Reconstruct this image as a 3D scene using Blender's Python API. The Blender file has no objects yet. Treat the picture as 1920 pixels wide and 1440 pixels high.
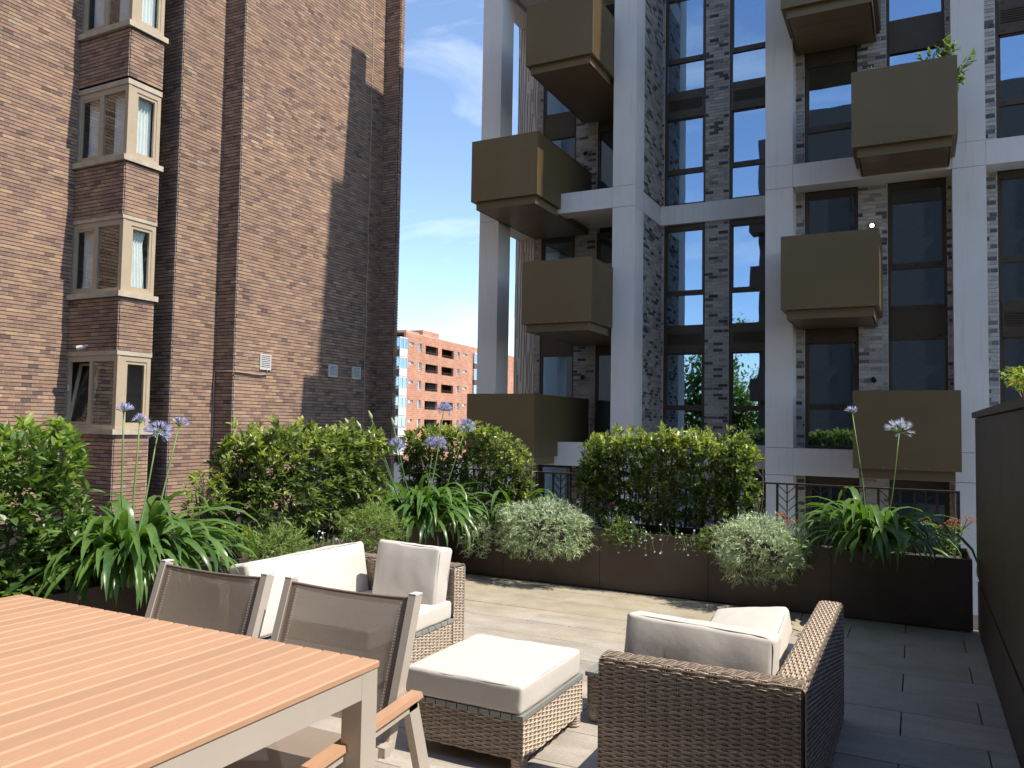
import bpy, bmesh, math, random
import numpy as np
from mathutils import Vector, Matrix, noise

# ------------------------------------------------------------------ camera, world, sun, exposure
scn = bpy.context.scene
COL = scn.collection
FPX, YAW, PITCH, ROLL, EYE = 1486.0, math.radians(27.036), math.radians(2.8775), math.radians(0.9707), 1.61
def cam_axes():
    fw = Vector((-math.sin(YAW)*math.cos(PITCH), math.cos(YAW)*math.cos(PITCH), math.sin(PITCH)))
    r0 = Vector((math.cos(YAW), math.sin(YAW), 0)); u0 = r0.cross(fw)
    r = math.cos(ROLL)*r0 + math.sin(ROLL)*u0; u = -math.sin(ROLL)*r0 + math.cos(ROLL)*u0
    return r, u, fw
CR, CU, CF = cam_axes()
cam = bpy.data.cameras.new('camera'); camo = bpy.data.objects.new('camera', cam); COL.objects.link(camo)
cam.sensor_width = 36.0; cam.lens = FPX/1920*36.0; cam.clip_start = 0.05; cam.clip_end = 2000
m = Matrix.Identity(4)
for i, v in enumerate((CR, CU, -CF)):
    for k in range(3): m[k][i] = v[k]
m[2][3] = EYE
camo.matrix_world = m
scn.camera = camo
def ray(x, y): return CR*((x-960)/FPX) - CU*((y-720)/FPX) + CF
def on(ax, val, x, y):
    d = ray(x, y); t = (val - (0, 0, EYE)[ax])/d[ax]
    return Vector((0, 0, EYE)) + d*t
def project(P):
    v = Vector(P) - Vector((0, 0, EYE)); z = v.dot(CF)
    if z < .05: return (-999, -999)
    return 960 + FPX*v.dot(CR)/z, 720 - FPX*v.dot(CU)/z

SUN = Vector((0.69, 0.063, 1.0)).normalized()
SUN_EL = math.asin(SUN.z); SUN_AZ = math.atan2(SUN.x, SUN.y)
w = bpy.data.worlds.new('World'); scn.world = w; w.use_nodes = True
wn, wl = w.node_tree.nodes, w.node_tree.links
bg = wn['Background']
sky = wn.new('ShaderNodeTexSky'); sky.sky_type = 'NISHITA'; sky.sun_disc = False
sky.sun_elevation = SUN_EL; sky.sun_rotation = SUN_AZ
sky.air_density = .8; sky.dust_density = 0.05; sky.ozone_density = 3.2
# thin high cloud, even over the whole sky
tc = wn.new('ShaderNodeTexCoord'); mp = wn.new('ShaderNodeMapping'); mp.inputs['Scale'].default_value = (1.6, 2.2, 5.2)
mp.inputs['Rotation'].default_value = (0.2, 0.5, 0.3)
cn = wn.new('ShaderNodeTexNoise'); cn.inputs['Scale'].default_value = 2.1; cn.inputs['Detail'].default_value = 7; cn.inputs['Roughness'].default_value = .6
cn.inputs['Distortion'].default_value = .7
cr = wn.new('ShaderNodeValToRGB'); cr.color_ramp.elements[0].position = .50; cr.color_ramp.elements[1].position = .86
cr.color_ramp.elements[0].color = (0, 0, 0, 1); cr.color_ramp.elements[1].color = (.5, .5, .5, 1)
mx = wn.new('ShaderNodeMixRGB'); mx.inputs[2].default_value = (5.2, 5.5, 5.8, 1)
wl.new(tc.outputs['Generated'], mp.inputs[0]); wl.new(mp.outputs[0], cn.inputs[0]); wl.new(cn.outputs['Fac'], cr.inputs[0])
wl.new(cr.outputs[0], mx.inputs[0]); wl.new(sky.outputs[0], mx.inputs[1]); wl.new(mx.outputs[0], bg.inputs[0])
bg.inputs[1].default_value = 0.15
sl = bpy.data.lights.new('sun', 'SUN'); sl.energy = 3.3; sl.angle = math.radians(.53); sl.color = (1, .965, .91)
so = bpy.data.objects.new('sun', sl); COL.objects.link(so); so.rotation_euler = SUN.to_track_quat('Z', 'Y').to_euler()
so.location = (10, 0, 20)
scn.view_settings.view_transform = 'Standard'; scn.view_settings.look = 'None'
scn.view_settings.exposure = 1.06; scn.view_settings.gamma = 1.0; scn.view_settings.use_curve_mapping = False
scn.view_settings.use_white_balance = True; scn.view_settings.white_balance_temperature = 7000; scn.view_settings.white_balance_tint = 10
scn.render.engine = 'CYCLES'
scn.cycles.max_bounces = 6; scn.cycles.transparent_max_bounces = 10
scn.render.resolution_x = 1024; scn.render.resolution_y = 768

# ------------------------------------------------------------------ materials
def nmat(name):
    M = bpy.data.materials.new(name); M.use_nodes = True
    nt = M.node_tree; return M, nt.nodes, nt.links, nt.nodes['Principled BSDF']
def tex(n, l, kind, scale, detail=4, coord='pos', vec_scale=None, rough=.55):
    t = n.new('ShaderNodeTexNoise' if kind == 'noise' else 'ShaderNodeTexVoronoi')
    t.inputs['Scale'].default_value = scale
    if kind == 'noise': t.inputs['Detail'].default_value = detail; t.inputs['Roughness'].default_value = rough
    if coord == 'pos': src = n.new('ShaderNodeNewGeometry').outputs['Position']
    else: src = n.new('ShaderNodeTexCoord').outputs['Object']
    if vec_scale:
        mpn = n.new('ShaderNodeMapping'); mpn.inputs['Scale'].default_value = vec_scale
        l.new(src, mpn.inputs[0]); src = mpn.outputs[0]
    l.new(src, t.inputs['Vector']); return t
def ramp(n, l, src, stops):
    r = n.new('ShaderNodeValToRGB'); els = r.color_ramp.elements
    while len(els) < len(stops): els.new(.5)
    for e, (p, c) in zip(els, stops): e.position = p; e.color = (*c, 1)
    l.new(src, r.inputs[0]); return r
def mixc(n, l, fac, a, b, mode='MIX'):
    x = n.new('ShaderNodeMixRGB'); x.blend_type = mode
    for sock, v in ((0, fac), (1, a), (2, b)):
        if hasattr(v, 'is_output'): l.new(v, x.inputs[sock])
        elif isinstance(v, (int, float)): x.inputs[sock].default_value = v
        else: x.inputs[sock].default_value = (*v, 1)
    return x
def bump(n, l, src, strength, dist=.01, bs=None):
    b = n.new('ShaderNodeBump'); b.inputs['Strength'].default_value = strength; b.inputs['Distance'].default_value = dist
    l.new(src, b.inputs['Height'])
    if bs: l.new(b.outputs[0], bs.inputs['Normal'])
    return b
MAT = {}
def simple(name, col, rough=.6, metal=0.0, var=.12, scale=6, bmp=0.0, bscale=60, spec=.5, vs=None):
    M, n, l, b = nmat(name)
    t = tex(n, l, 'noise', scale, 5, vec_scale=vs)
    c2 = tuple(min(1, c*(1+var)) for c in col); c1 = tuple(c*(1-var) for c in col)
    r = ramp(n, l, t.outputs['Fac'], [(.3, c1), (.7, c2)])
    l.new(r.outputs[0], b.inputs['Base Color'])
    b.inputs['Roughness'].default_value = rough; b.inputs['Metallic'].default_value = metal
    b.inputs['Specular IOR Level'].default_value = spec
    if bmp:
        t2 = tex(n, l, 'noise', bscale, 3); bump(n, l, t2.outputs['Fac'], bmp, .004, b)
    MAT[name] = M; return M
def attr_mat(name, stops, rough=.8, nscale=40, nvar=.25, bmp=.3, attr='rnd', spec=.3, big=0.0):
    M, n, l, b = nmat(name)
    a = n.new('ShaderNodeAttribute'); a.attribute_name = attr
    r = ramp(n, l, a.outputs['Fac'], stops)
    t = tex(n, l, 'noise', nscale, 4)
    g = ramp(n, l, t.outputs['Fac'], [(.3, (1-nvar,)*3), (.7, (1+nvar*.6,)*3)])
    x = mixc(n, l, 1.0, r.outputs[0], g.outputs[0], 'MULTIPLY')
    out = x.outputs[0]
    if big:
        t3 = tex(n, l, 'noise', .55, 3); g3 = ramp(n, l, t3.outputs['Fac'], [(.35, (1-big,)*3), (.65, (1+big*.5,)*3)])
        out = mixc(n, l, 1.0, out, g3.outputs[0], 'MULTIPLY').outputs[0]
    l.new(out, b.inputs['Base Color']); b.inputs['Roughness'].default_value = rough
    b.inputs['Specular IOR Level'].default_value = spec
    if bmp: bump(n, l, t.outputs['Fac'], bmp, .004, b)
    MAT[name] = M; return M
def leaf_mat(name, stops, rough=.38, transl=.35, attr='rnd', tmul=(1.3, 1.5, .5), spec=.5):
    M, n, l, b = nmat(name)
    a = n.new('ShaderNodeAttribute'); a.attribute_name = attr
    r = ramp(n, l, a.outputs['Fac'], stops)
    t = tex(n, l, 'noise', 30, 2)
    g = ramp(n, l, t.outputs['Fac'], [(.3, (.8,)*3), (.7, (1.1,)*3)])
    x = mixc(n, l, 1.0, r.outputs[0], g.outputs[0], 'MULTIPLY')
    l.new(x.outputs[0], b.inputs['Base Color']); b.inputs['Roughness'].default_value = rough
    b.inputs['Specular IOR Level'].default_value = spec
    tr = n.new('ShaderNodeBsdfTranslucent'); tm = mixc(n, l, 1.0, x.outputs[0], tmul, 'MULTIPLY')
    l.new(tm.outputs[0], tr.inputs[0])
    ms = n.new('ShaderNodeMixShader'); ms.inputs[0].default_value = transl
    l.new(b.outputs[0], ms.inputs[1]); l.new(tr.outputs[0], ms.inputs[2])
    l.new(ms.outputs[0], n['Material Output'].inputs[0]); MAT[name] = M; return M

attr_mat('brown_brick', [(0, (.135, .093, .08)), (.18, (.205, .135, .108)), (.42, (.30, .19, .137)), (.7, (.375, .243, .168)), (.9, (.445, .288, .178)), (1, (.49, .345, .235))], .85, 55, .3, .4, big=.12)
simple('brown_mortar', (.33, .26, .21), .95, var=.2, scale=20)
simple('dark_joint', (.028, .022, .02), .95)
attr_mat('grey_brick', [(0, (.06, .057, .06)), (.27, (.13, .12, .117)), (.34, (.37, .33, .29)), (.6, (.53, .47, .415)), (1, (.64, .565, .50))], .85, 45, .28, .3)
simple('grey_mortar', (.62, .57, .53), .95, var=.15, scale=14)
simple('stone_trim', (.46, .39, .30), .8, var=.15, scale=5, bmp=.2)
simple('tan_frame', (.43, .345, .24), .45, var=.05)
def concrete():
    M, n, l, b = nmat('concrete_white')
    t = tex(n, l, 'noise', 1.3, 6); c = ramp(n, l, t.outputs['Fac'], [(.3, (.79, .73, .665)), (.7, (.85, .79, .72))])
    t2 = tex(n, l, 'noise', 2.2, 6, vec_scale=(5, 5, .22), rough=.7); g2 = ramp(n, l, t2.outputs['Fac'], [(.32, (.90, .89, .875)), (.46, (1, 1, 1))])
    x = mixc(n, l, 1.0, c.outputs[0], g2.outputs[0], 'MULTIPLY')
    v = tex(n, l, 'voronoi', 3.5); vr = ramp(n, l, v.outputs['Distance'], [(.015, (.8, .78, .76)), (.028, (1, 1, 1))])
    x = mixc(n, l, 1.0, x.outputs[0], vr.outputs[0], 'MULTIPLY')
    l.new(x.outputs[0], b.inputs['Base Color']); b.inputs['Roughness'].default_value = .75
    t3 = tex(n, l, 'noise', 30, 4); bump(n, l, t3.outputs['Fac'], .1, .004, b); MAT['concrete_white'] = M
concrete()
simple('bronze', (.20, .136, .062), .42, metal=.25, var=.09, scale=.9)
simple('bronze_frame', (.085, .056, .032), .45, metal=.2, var=.08)
simple('corten', (.075, .055, .047), .5, metal=.25, var=.25, scale=2.2, bmp=.05, bscale=40)
simple('soil', (.05, .035, .025), .95, var=.4, scale=30, bmp=.6)
simple('interior', (.10, .10, .095), .9)
simple('black_metal', (.02, .02, .022), .5)
simple('plate_grey', (.55, .55, .53), .5, var=.05)
simple('pipe_tan', (.36, .26, .2), .6)
simple('asphalt', (.06, .06, .06), .9)
simple('curtain', (.78, .81, .80), .9, var=.05)
simple('curtain_green', (.20, .25, .22), .9, var=.05)
simple('rail_brown', (.085, .05, .038), .5, metal=.2)
simple('stem_green', (.13, .22, .06), .6)
simple('bark', (.11, .085, .06), .9, var=.3, scale=30, bmp=.5)
simple('roof_dark', (.09, .085, .08), .8)

def glass_mat(name, tint=(.5, .56, .54), refl=.34, gcol=(.82, .9, 1.0)):
    M, n, l, b = nmat(name); n.remove(b)
    tr = n.new('ShaderNodeBsdfTransparent'); tr.inputs[0].default_value = (*tint, 1)
    gl = n.new('ShaderNodeBsdfGlossy'); gl.inputs['Roughness'].default_value = .012; gl.inputs['Color'].default_value = (*gcol, 1)
    t = tex(n, l, 'noise', 1.6, 1); bb = bump(n, l, t.outputs['Fac'], .018, .05); l.new(bb.outputs[0], gl.inputs['Normal'])
    lw = n.new('ShaderNodeLayerWeight'); lw.inputs[0].default_value = .5
    fr = n.new('ShaderNodeMath'); fr.operation = 'POWER'; fr.inputs[1].default_value = 4; l.new(lw.outputs['Facing'], fr.inputs[0])
    mt = n.new('ShaderNodeMath'); mt.operation = 'MULTIPLY_ADD'; mt.inputs[1].default_value = 1-refl; mt.inputs[2].default_value = refl
    l.new(fr.outputs[0], mt.inputs[0])
    M.use_transparent_shadow = True
    ms = n.new('ShaderNodeMixShader'); l.new(mt.outputs[0], ms.inputs[0]); l.new(tr.outputs[0], ms.inputs[1]); l.new(gl.outputs[0], ms.inputs[2])
    l.new(ms.outputs[0], n['Material Output'].inputs[0]); MAT[name] = M
glass_mat('facade_glass', (.50, .56, .54), .5, (.58, .78, 1.0)); glass_mat('old_glass', (.95, .97, .965), .07, (.9, .95, 1))

def paving_mat():
    M, n, l, b = nmat('paving')
    oi = n.new('ShaderNodeObjectInfo')
    t1 = tex(n, l, 'noise', 3.2, 8, vec_scale=(.7, 2.2, 1), rough=.65)
    c1 = ramp(n, l, t1.outputs['Fac'], [(.25, (.29, .255, .217)), (.5, (.39, .347, .298)), (.75, (.48, .432, .375))])
    rr = ramp(n, l, oi.outputs['Random'], [(0, (.84, .83, .83)), (.5, (1, 1, 1)), (1, (1.06, 1.03, .98))])
    c2 = mixc(n, l, 1.0, c1.outputs[0], rr.outputs[0], 'MULTIPLY')
    # ochre staining, strongest near the planter
    geo = n.new('ShaderNodeNewGeometry'); sx = n.new('ShaderNodeSeparateXYZ'); l.new(geo.outputs['Position'], sx.inputs[0])
    t2 = tex(n, l, 'noise', 1.1, 6, vec_scale=(.6, 1.6, 1))
    mr = n.new('ShaderNodeMapRange'); mr.inputs[1].default_value = 4.9; mr.inputs[2].default_value = 6.6; mr.inputs[3].default_value = -.22; mr.inputs[4].default_value = .26
    l.new(sx.outputs['Y'], mr.inputs[0])
    ad = n.new('ShaderNodeMath'); ad.operation = 'ADD'; l.new(t2.outputs['Fac'], ad.inputs[0]); l.new(mr.outputs[0], ad.inputs[1])
    sr = ramp(n, l, ad.outputs[0], [(.5, (0, 0, 0)), (.72, (1, 1, 1))])
    mf = n.new('ShaderNodeMath'); mf.operation = 'MULTIPLY'; mf.inputs[1].default_value = .68; l.new(sr.outputs[0], mf.inputs[0])
    t3 = tex(n, l, 'noise', 5, 6)
    st = ramp(n, l, t3.outputs['Fac'], [(.3, (.30, .25, .145)), (.7, (.43, .375, .265))])
    c3 = mixc(n, l, mf.outputs[0], c2.outputs[0], st.outputs[0])
    t4 = tex(n, l, 'noise', 55, 3); g4 = ramp(n, l, t4.outputs['Fac'], [(.3, (.88,)*3), (.7, (1.08,)*3)])
    c4 = mixc(n, l, 1.0, c3.outputs[0], g4.outputs[0], 'MULTIPLY')
    l.new(c4.outputs[0], b.inputs['Base Color'])
    rg = ramp(n, l, t1.outputs['Fac'], [(.3, (.5,)*3), (.7, (.75,)*3)]); l.new(rg.outputs[0], b.inputs['Roughness'])
    bump(n, l, t1.outputs['Fac'], .25, .01, b); MAT['paving'] = M
paving_mat()
def fabric_mat(name, col, scale=900, bmp=.25, wr=.25):
    M, n, l, b = nmat(name)
    t = tex(n, l, 'noise', 4, 4, coord='obj'); r = ramp(n, l, t.outputs['Fac'], [(.3, tuple(c*.95 for c in col)), (.7, col)])
    l.new(r.outputs[0], b.inputs['Base Color']); b.inputs['Roughness'].default_value = .9; b.inputs['Specular IOR Level'].default_value = .15
    t1 = tex(n, l, 'noise', scale, 2, coord='obj'); b1 = bump(n, l, t1.outputs['Fac'], bmp, .001)
    t2 = tex(n, l, 'noise', 9, 3, coord='obj', vec_scale=(1, 2.5, 1)); b2 = bump(n, l, t2.outputs['Fac'], wr, .02, b)
    l.new(b1.outputs[0], b2.inputs['Normal']); MAT[name] = M
fabric_mat('cushion_fabric', (.585, .545, .49), wr=.13)
simple('piping_grey', (.36, .36, .37), .8)
attr_mat('wicker', [(0, (.38, .30, .235)), (.5, (.50, .41, .325)), (1, (.61, .515, .42))], .55, 120, .2, .2, spec=.4)
simple('wicker_core', (.13, .095, .07), .9)
simple('slat_grey', (.23, .235, .215), .6, var=.08)
def table_wood():
    M, n, l, b = nmat('terracotta_slat')
    oi = n.new('ShaderNodeObjectInfo')
    t = tex(n, l, 'noise', 26, 6, vec_scale=(6, .35, 1), rough=.6)
    c = ramp(n, l, t.outputs['Fac'], [(.3, (.435, .25, .152)), (.55, (.46, .268, .165)), (.75, (.49, .29, .18))])
    rr = ramp(n, l, oi.outputs['Random'], [(0, (.92, .92, .92)), (1, (1.05, 1.04, 1.03))])
    x = mixc(n, l, 1.0, c.outputs[0], rr.outputs[0], 'MULTIPLY')
    v = tex(n, l, 'voronoi', 14); vr = ramp(n, l, v.outputs['Distance'], [(.018, (1.18, 1.2, 1.22)), (.03, (1, 1, 1))])
    x2 = mixc(n, l, 1.0, x.outputs[0], vr.outputs[0], 'MULTIPLY')
    l.new(x2.outputs[0], b.inputs['Base Color']); b.inputs['Roughness'].default_value = .55; b.inputs['Specular IOR Level'].default_value = .35
    t2 = tex(n, l, 'noise', 300, 2); bump(n, l, t2.outputs['Fac'], .12, .002, b); MAT['terracotta_slat'] = M
table_wood()
simple('champagne_metal', (.50, .44, .37), .42, metal=.15, var=.03)
def textile_mat():
    M, n, l, b = nmat('sling_textile')
    t = tex(n, l, 'noise', 700, 2, coord='obj', vec_scale=(1, 1, .25)); r = ramp(n, l, t.outputs['Fac'], [(.35, (.23, .175, .135)), (.65, (.40, .325, .26))])
    l.new(r.outputs[0], b.inputs['Base Color']); b.inputs['Roughness'].default_value = .7; b.inputs['Specular IOR Level'].default_value = .25
    tl = n.new('ShaderNodeBsdfTranslucent'); tl.inputs[0].default_value = (.42, .34, .27, 1)
    m1 = n.new('ShaderNodeMixShader'); m1.inputs[0].default_value = .3; l.new(b.outputs[0], m1.inputs[1]); l.new(tl.outputs[0], m1.inputs[2])
    tr = n.new('ShaderNodeBsdfTransparent'); m2 = n.new('ShaderNodeMixShader'); m2.inputs[0].default_value = .07
    l.new(m1.outputs[0], m2.inputs[1]); l.new(tr.outputs[0], m2.inputs[2]); l.new(m2.outputs[0], n['Material Output'].inputs[0])
    MAT['sling_textile'] = M
textile_mat()
simple('sling_hem', (.17, .13, .105), .8)
simple('stitch', (.62, .55, .46), .8)
leaf_mat('hedge_leaf', [(0, (.05, .08, .028)), (.3, (.115, .165, .05)), (.55, (.23, .285, .085)), (.8, (.42, .46, .14)), (.94, (.46, .41, .13)), (1, (.44, .21, .09))], .34, .36)
leaf_mat('broad_leaf', [(0, (.055, .10, .032)), (.35, (.125, .21, .055)), (.65, (.27, .37, .095)), (1, (.45, .53, .16))], .40, .38)
leaf_mat('strap_leaf', [(0, (.045, .105, .03)), (.5, (.085, .17, .042)), (1, (.15, .26, .07))], .30, .34)
leaf_mat('silver_leaf', [(0, (.30, .39, .17)), (.5, (.48, .58, .35)), (1, (.68, .75, .59))], .7, .2, tmul=(1, 1.1, .8), spec=.2)
leaf_mat('fine_green', [(0, (.09, .15, .03)), (.5, (.20, .29, .08)), (1, (.36, .45, .16))], .6, .3, spec=.2)
leaf_mat('pieris_leaf', [(0, (.10, .18, .03)), (.6, (.27, .36, .06)), (.85, (.38, .38, .09)), (1, (.42, .12, .05))], .4, .35)
leaf_mat('petal_blue', [(0, (.38, .37, .62)), (.5, (.53, .53, .76)), (1, (.76, .76, .90))], .6, .35, tmul=(1, 1, 1.1), spec=.1)
leaf_mat('petal_white', [(0, (.55, .57, .72)), (1, (.8, .8, .86))], .6, .3, tmul=(1, 1, 1), spec=.1)
leaf_mat('bud_cream', [(0, (.38, .42, .18)), (1, (.66, .66, .45))], .6, .3, tmul=(1, 1, .8), spec=.2)
leaf_mat('sedum_head', [(0, (.16, .05, .035)), (.5, (.27, .10, .06)), (1, (.40, .19, .10))], .8, .1, tmul=(1, .8, .6), spec=.1)
leaf_mat('yellow_bud', [(0, (.6, .5, .05)), (1, (.75, .65, .1))], .5, .3, spec=.2)

# ------------------------------------------------------------------ helpers
rng = np.random.default_rng(7)
def tag(o, label=None, cat=None, group=None, kind=None):
    if label: o['label'] = label
    if cat: o['category'] = cat
    if group: o['group'] = group
    if kind: o['kind'] = kind
    return o
def empty(name, loc, label=None, cat=None, group=None):
    o = bpy.data.objects.new(name, None); COL.objects.link(o); o.location = loc; o.empty_display_size = .1
    return tag(o, label, cat, group)
WORLD_OF = {}
def link(name, me, mat, parent=None, kind=None, loc=None):
    """meshes are authored in world space; children of an empty are shifted to its frame"""
    o = bpy.data.objects.new(name, me); COL.objects.link(o)
    if mat and not me.materials: me.materials.append(MAT[mat])
    if loc is not None: o.location = loc
    if parent is not None:
        o.parent = parent; o.matrix_parent_inverse = abs_matrix(parent).inverted()
    if kind: o['kind'] = kind
    return o
def abs_matrix(o):
    mt = Matrix.Translation(o.location) @ o.rotation_euler.to_matrix().to_4x4() @ Matrix.Diagonal((*o.scale, 1))
    if o.parent: return abs_matrix(o.parent) @ o.matrix_parent_inverse @ mt
    return mt
def npmesh(name, V, polys, rnd=None, smooth=False):
    """polys: list of int arrays (M,k)"""
    V = np.asarray(V, dtype=np.float32); me = bpy.data.meshes.new(name)
    me.vertices.add(len(V)); me.vertices.foreach_set('co', V.ravel())
    idx = np.concatenate([p.ravel() for p in polys if len(p)]).astype(np.int32)
    tot = np.concatenate([np.full(len(p), p.shape[1]) for p in polys if len(p)]).astype(np.int32)
    me.loops.add(len(idx)); me.loops.foreach_set('vertex_index', idx)
    st = np.concatenate([[0], np.cumsum(tot)[:-1]]).astype(np.int32)
    me.polygons.add(len(tot)); me.polygons.foreach_set('loop_start', st); me.polygons.foreach_set('loop_total', tot)
    me.polygons.foreach_set('use_smooth', np.full(len(tot), bool(smooth)))
    if rnd is not None:
        a = me.attributes.new('rnd', 'FLOAT', 'POINT'); a.data.foreach_set('value', np.asarray(rnd, dtype=np.float32))
    me.update(calc_edges=True); return me
class MB:
    def __init__(s): s.v = []; s.q = []; s.t = []; s.r = []; s.n = 0
    def add(s, V, quads=(), tris=(), rnd=0.5):
        b = s.n; s.v.extend(V); s.n += len(V); s.r.extend([rnd]*len(V) if np.isscalar(rnd) else rnd)
        s.q.extend([tuple(b+i for i in f) for f in quads]); s.t.extend([tuple(b+i for i in f) for f in tris])
    def box(s, x0, x1, y0, y1, z0, z1, rnd=.5):
        V = [(x, y, z) for z in (z0, z1) for y in (y0, y1) for x in (x0, x1)]
        s.add(V, [(0, 2, 3, 1), (4, 5, 7, 6), (0, 1, 5, 4), (2, 6, 7, 3), (0, 4, 6, 2), (1, 3, 7, 5)], rnd=rnd); return s
    def hexa(s, P, rnd=.5):       # 8 points: bottom loop 4, top loop 4
        s.add([tuple(p) for p in P], [(3, 2, 1, 0), (4, 5, 6, 7), (0, 1, 5, 4), (1, 2, 6, 5), (2, 3, 7, 6), (3, 0, 4, 7)], rnd=rnd); return s
    def bar(s, a, b, wd, ht, up=(0, 0, 1), rnd=.5):
        a = Vector(a); b = Vector(b); d = (b-a).normalized(); u = Vector(up); sd = d.cross(u)
        if sd.length < 1e-4: sd = d.cross(Vector((1, 0, 0)))
        sd.normalize(); u = sd.cross(d).normalized(); sd *= wd/2; u *= ht/2
        s.hexa([a-sd-u, a+sd-u, b+sd-u, b-sd-u, a-sd+u, a+sd+u, b+sd+u, b-sd+u], rnd); return s
    def tube(s, pts, rad, k=6, rnd=.5, cap=True):
        pts = [Vector(p) for p in pts]; rad = rad if hasattr(rad, '__len__') else [rad]*len(pts)
        V = []; ref = Vector((.31, .17, .93))
        for i, p in enumerate(pts):
            d = (pts[min(i+1, len(pts)-1)]-pts[max(i-1, 0)]).normalized()
            a = d.cross(ref)
            if a.length < .05: a = d.cross(Vector((1, 0, 0)))
            a.normalize(); b = d.cross(a)
            for j in range(k):
                t = 2*math.pi*j/k; V.append(tuple(p + (a*math.cos(t) + b*math.sin(t))*rad[i]))
        Q = [(i*k+j, i*k+(j+1) % k, (i+1)*k+(j+1) % k, (i+1)*k+j) for i in range(len(pts)-1) for j in range(k)]
        T = []
        if cap:
            V.append(tuple(pts[0])); V.append(tuple(pts[-1])); c0 = len(V)-2; L = (len(pts)-1)*k
            T = [(c0, (j+1) % k, j) for j in range(k)] + [(c0+1, L+j, L+(j+1) % k) for j in range(k)]
        s.add(V, Q, T, rnd); return s
    def mesh(s, name, smooth=False):
        return npmesh(name, np.array(s.v), [np.array(s.q, dtype=np.int32).reshape(-1, 4), np.array(s.t, dtype=np.int32).reshape(-1, 3)], s.r, smooth)
    def build(s, name, mat, parent=None, smooth=False, kind=None):
        return link(name, s.mesh(name, smooth), mat, parent, kind)
def box_part(name, mat, parent, *b): return MB().box(*b).build(name, mat, parent)
def chamfer_box(name, mat, parent, x0, x1, y0, y1, z0, z1, ch=.004):
    """box with its top edges chamfered"""
    s = MB(); V = []
    for (i, z) in ((0, z0), (0, z1-ch), (ch, z1)):
        V += [(x0+i, y0+i, z), (x1-i, y0+i, z), (x1-i, y1-i, z), (x0+i, y1-i, z)]
    Q = [(3, 2, 1, 0), (8, 9, 10, 11)]
    for k in (0, 4): Q += [(k+j, k+(j+1) % 4, k+4+(j+1) % 4, k+4+j) for j in range(4)]
    s.add(V, Q); return s.build(name, mat, parent)

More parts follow.
